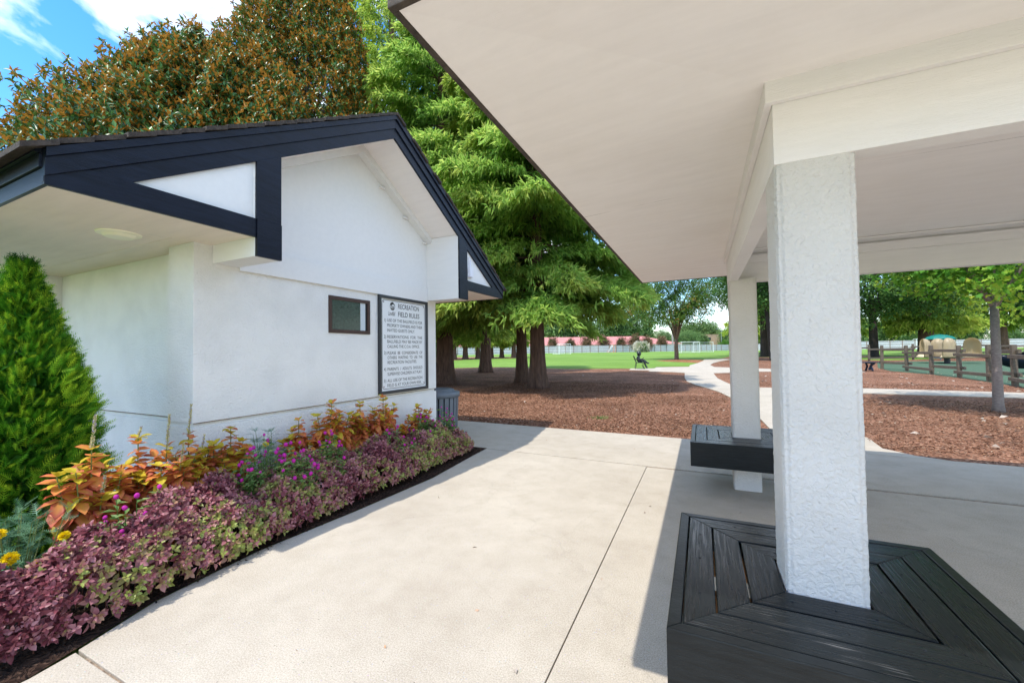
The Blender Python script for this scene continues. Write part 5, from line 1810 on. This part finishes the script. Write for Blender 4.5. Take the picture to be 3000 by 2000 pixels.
q = MB(); q.beam(c + Vector((0, 0, 1.3)), c + Vector((0, 0, 1.75)), .5, .2, (0, 1, 0)); q.build('box', NAVY, pn, bevel=.02)
q = MB(); q.tube([c, c + Vector((0, 0, 1.4))], .05, 8); q.build('post', GREYM, pn)

# ------------------------------------------------------------------ bronze statue on its bench
BRZ = mat('dark_bronze', (.035, .045, .045), .4, metal=.6, var=.4, vscale=12)
BLKM = mat('black_cast_iron', (.012, .014, .016), .4)
sx_, sy_ = -3.95, 29.2
SB = Vector((sx_, sy_, G(sy_)))
ib = thing('iron_bench', 'black cast iron bench on the little concrete pad by the lawn', 'bench', tuple(SB))
fx_ = Vector((math.cos(yaw - .25), math.sin(yaw - .25), 0)); sd = Vector((-fx_.y, fx_.x, 0))
w = MB()
for k in range(5):
    c = SB + fx_ * (-.2 + .1 * k) + Vector((0, 0, .43)); w.beam(c - sd * .6, c + sd * .6, .08, .025)
w.build('seat', BLKM, ib)
w = MB()
for k in range(4):
    c = SB + fx_ * (-.27 - .03 * k) + Vector((0, 0, .53 + .1 * k)); w.beam(c - sd * .6, c + sd * .6, .02, .075)
w.build('backrest', BLKM, ib)
for s in (-1, 1):
    c = SB + sd * s * .57
    w = MB()
    w.tube([c + fx_ * -.30, c + fx_ * -.22 + Vector((0, 0, .42)), c + fx_ * -.40 + Vector((0, 0, .88))], .022, 6)
    w.tube([c + fx_ * .30, c + fx_ * .20 + Vector((0, 0, .2)), c + fx_ * .24 + Vector((0, 0, .42))], .022, 6)
    w.tube([c + fx_ * -.28 + Vector((0, 0, .66)), c + fx_ * .1 + Vector((0, 0, .68)), c + fx_ * .24 + Vector((0, 0, .62)), c + fx_ * .22 + Vector((0, 0, .43))], .02, 6)
    w.build('leg', BLKM, ib)


def skin_fig(pts, edges, rads, name, m_, parent, sub=2):
    me = bpy.data.meshes.new(name)
    me.from_pydata([tuple(p) for p in pts], edges, [])
    o = bpy.data.objects.new(name + '_t', me); COL.objects.link(o)
    md = o.modifiers.new('s', 'SKIN'); md.use_smooth_shade = True
    for i, r in enumerate(rads):
        me.skin_vertices[0].data[i].radius = (r, r) if not isinstance(r, tuple) else r
        me.skin_vertices[0].data[i].use_root = (i == 0)
    o.modifiers.new('u', 'SUBSURF').levels = sub
    dg = bpy.context.evaluated_depsgraph_get(); dg.update()
    out = bpy.data.meshes.new_from_object(o.evaluated_get(dg))
    bpy.data.objects.remove(o)
    return link(name, out, m_, parent, smooth=True)


stt = thing('statue', 'dark bronze statue of a seated child with a hat, legs crossed', 'statue', tuple(SB + Vector((0, 0, .45))))


def Q(f, s, z): return SB + fx_ * f + sd * s + Vector((0, 0, z))


pts = [Q(-.06, 0, .53), Q(-.09, 0, .66), Q(-.08, 0, .80), Q(-.06, 0, .88), Q(-.05, 0, .95),          # pelvis, belly, chest, neck, head
       Q(-.02, -.07, .51), Q(.28, -.06, .56), Q(.36, -.05, .32), Q(.44, -.05, .10), Q(.54, -.05, .06),
       Q(-.02, .07, .51), Q(.26, .05, .60), Q(.44, -.03, .45), Q(.56, -.05, .36), Q(.64, -.05, .42),
       Q(-.08, -.13, .80), Q(-.02, -.17, .66), Q(.13, -.10, .63), Q(.2, -.08, .63),
       Q(-.08, .13, .80), Q(-.02, .17, .66), Q(.13, .08, .65), Q(.2, .03, .66)]
ed = [(0, 1), (1, 2), (2, 3), (3, 4), (0, 5), (5, 6), (6, 7), (7, 8), (8, 9), (0, 10), (10, 11), (11, 12), (12, 13), (13, 14), (2, 15), (15, 16), (16, 17), (17, 18), (2, 19), (19, 20), (20, 21), (21, 22)]
ra = [.17, .17, .17, .08, .08, .11, .09, .07, .06, .055, .11, .09, .07, .06, .055, .085, .06, .05, .045, .085, .06, .05, .045]
skin_fig(pts, ed, ra, 'body', BRZ, stt)
hm = bmesh.new(); bmesh.ops.create_uvsphere(hm, u_segments=20, v_segments=14, radius=.135)
for v in hm.verts:
    p = v.co.copy()
    if p.x > .05 and abs(p.y) < .03 and -.03 < p.z < .02: p.x += .02
    v.co = Q(-.03 + p.x, p.y, 1.01 + p.z * 1.1)
me = bpy.data.meshes.new('head'); hm.to_mesh(me); hm.free(); link('head', me, BRZ, stt, smooth=True)
c = Q(-.04, 0, 1.07)
MB().lathe([(.17, .0), (.18, .014), (.14, .04), (.13, .11), (.08, .15), (0, .155)], c, 20).build('hat', BRZ, stt, smooth=True)
MB().lathe([(0, -.03), (.03, 0), (.0, .05)], Q(-.15, .02, 1.17), 8).build('hat_bow', BRZ, stt, smooth=True)
q = MB(); q.beam(Q(.20, -.1, .70), Q(.26, .08, .70), .015, .16, (.6, 0, 1)); q.build('book', BRZ, stt)


# ------------------------------------------------------------------ loose litter
def scatter(name, n, poly_fn, lf, m_, label, cat, z=0., T=T_FOLD, wf=.5, grp=None):
    P = np.array([poly_fn() for _ in range(n)])
    P = np.concatenate([P, np.array([[G(q[1]) + z] for q in P])], 1)
    d = rng.normal(size=(n, 3)) * np.array([1, 1, .25]); up = rng.normal(size=(n, 3)) * .35 + np.array([0, 0, 1])
    ln = lf * rng.uniform(.5, 1.3, n)
    o = link(name, leafmesh(name, [(T, P, d, up, ln, ln * wf, rng.uniform(0, 1, n))]), m_)
    return tag(o, label, cat, kind='stuff')


CHIP = leaf_mat('bark_chip', [(0, (.07, .033, .02)), (.5, (.22, .105, .062)), (.93, (.36, .20, .12)), (1, (.46, .34, .25))], transl=0, rough=.9, spec=.1)
LITTER = leaf_mat('dry_leaf', [(0, (.34, .26, .2)), (.7, (.5, .44, .38)), (1, (.5, .25, .1))], transl=.1, rough=.8)


def rp(x0, x1, y0, y1, bad=None):
    def f():
        while True:
            x = rng.uniform(x0, x1); y = y0 + (y1 - y0) * rng.uniform() ** 1.5
            if not bad or not bad(x, y): return (x, y)
    return f


def on_path(x, y):
    if y < 6.85 or (x > 1.6 and y < 7.0): return True
    if .0 < x < 2.2 and y < 14: return x > .6 and x < 2.15
    if -.8 < x < 1.9 and 13 <= y < 26: return True
    if x > 1.5 and 13.7 < y < 17.1: return True
    if x < 8 and 25 < y < 33 and x > -4.7: return True
    return False


scatter('bark_chips', 26000, rp(-7.5, 1.0, 6.75, 17, on_path), .045, CHIP, 'loose bark chips lying on the mulch left of the path', 'bark chips', -.005, wf=.35)
scatter('bark_chips', 20000, rp(1.6, 12, 6.6, 19, on_path), .045, CHIP, 'loose bark chips lying on the mulch right of the path', 'bark chips', -.005, wf=.35)
scatter('fallen_leaves', 420, rp(2, 14, 7.5, 27, on_path), .10, LITTER, 'pale fallen leaves scattered on the mulch near the rail fence', 'fallen leaves', .0, wf=.6)
scatter('fallen_leaves', 70, rp(-6, 2, 7, 26, on_path), .08, LITTER, 'few fallen leaves on the mulch left of the path', 'fallen leaves', .0, wf=.6)
scatter('bed_litter', 2600, rp(-3.1, -2.75, 0, 4.9), .022, leaf_mat('bed_chip', [(0, (.015, .01, .008)), (1, (.09, .05, .03))], transl=0, rough=.9), 'dark bark bits along the edge of the flower bed', 'bark bits', .008, wf=.4)
scatter('concrete_litter', 46, rp(-2.5, 1.5, 1.0, 6.3), .028, LITTER, 'tiny dry leaves scattered on the concrete', 'dry leaves', .003, wf=.5)
scatter('grass_tufts', 260, lambda: (-1.9 + rng.normal() * .10, 8.2 + rng.normal() * .10), .04, GOML, 'small green weed tuft growing in the mulch', 'weeds', -.01, wf=.2)
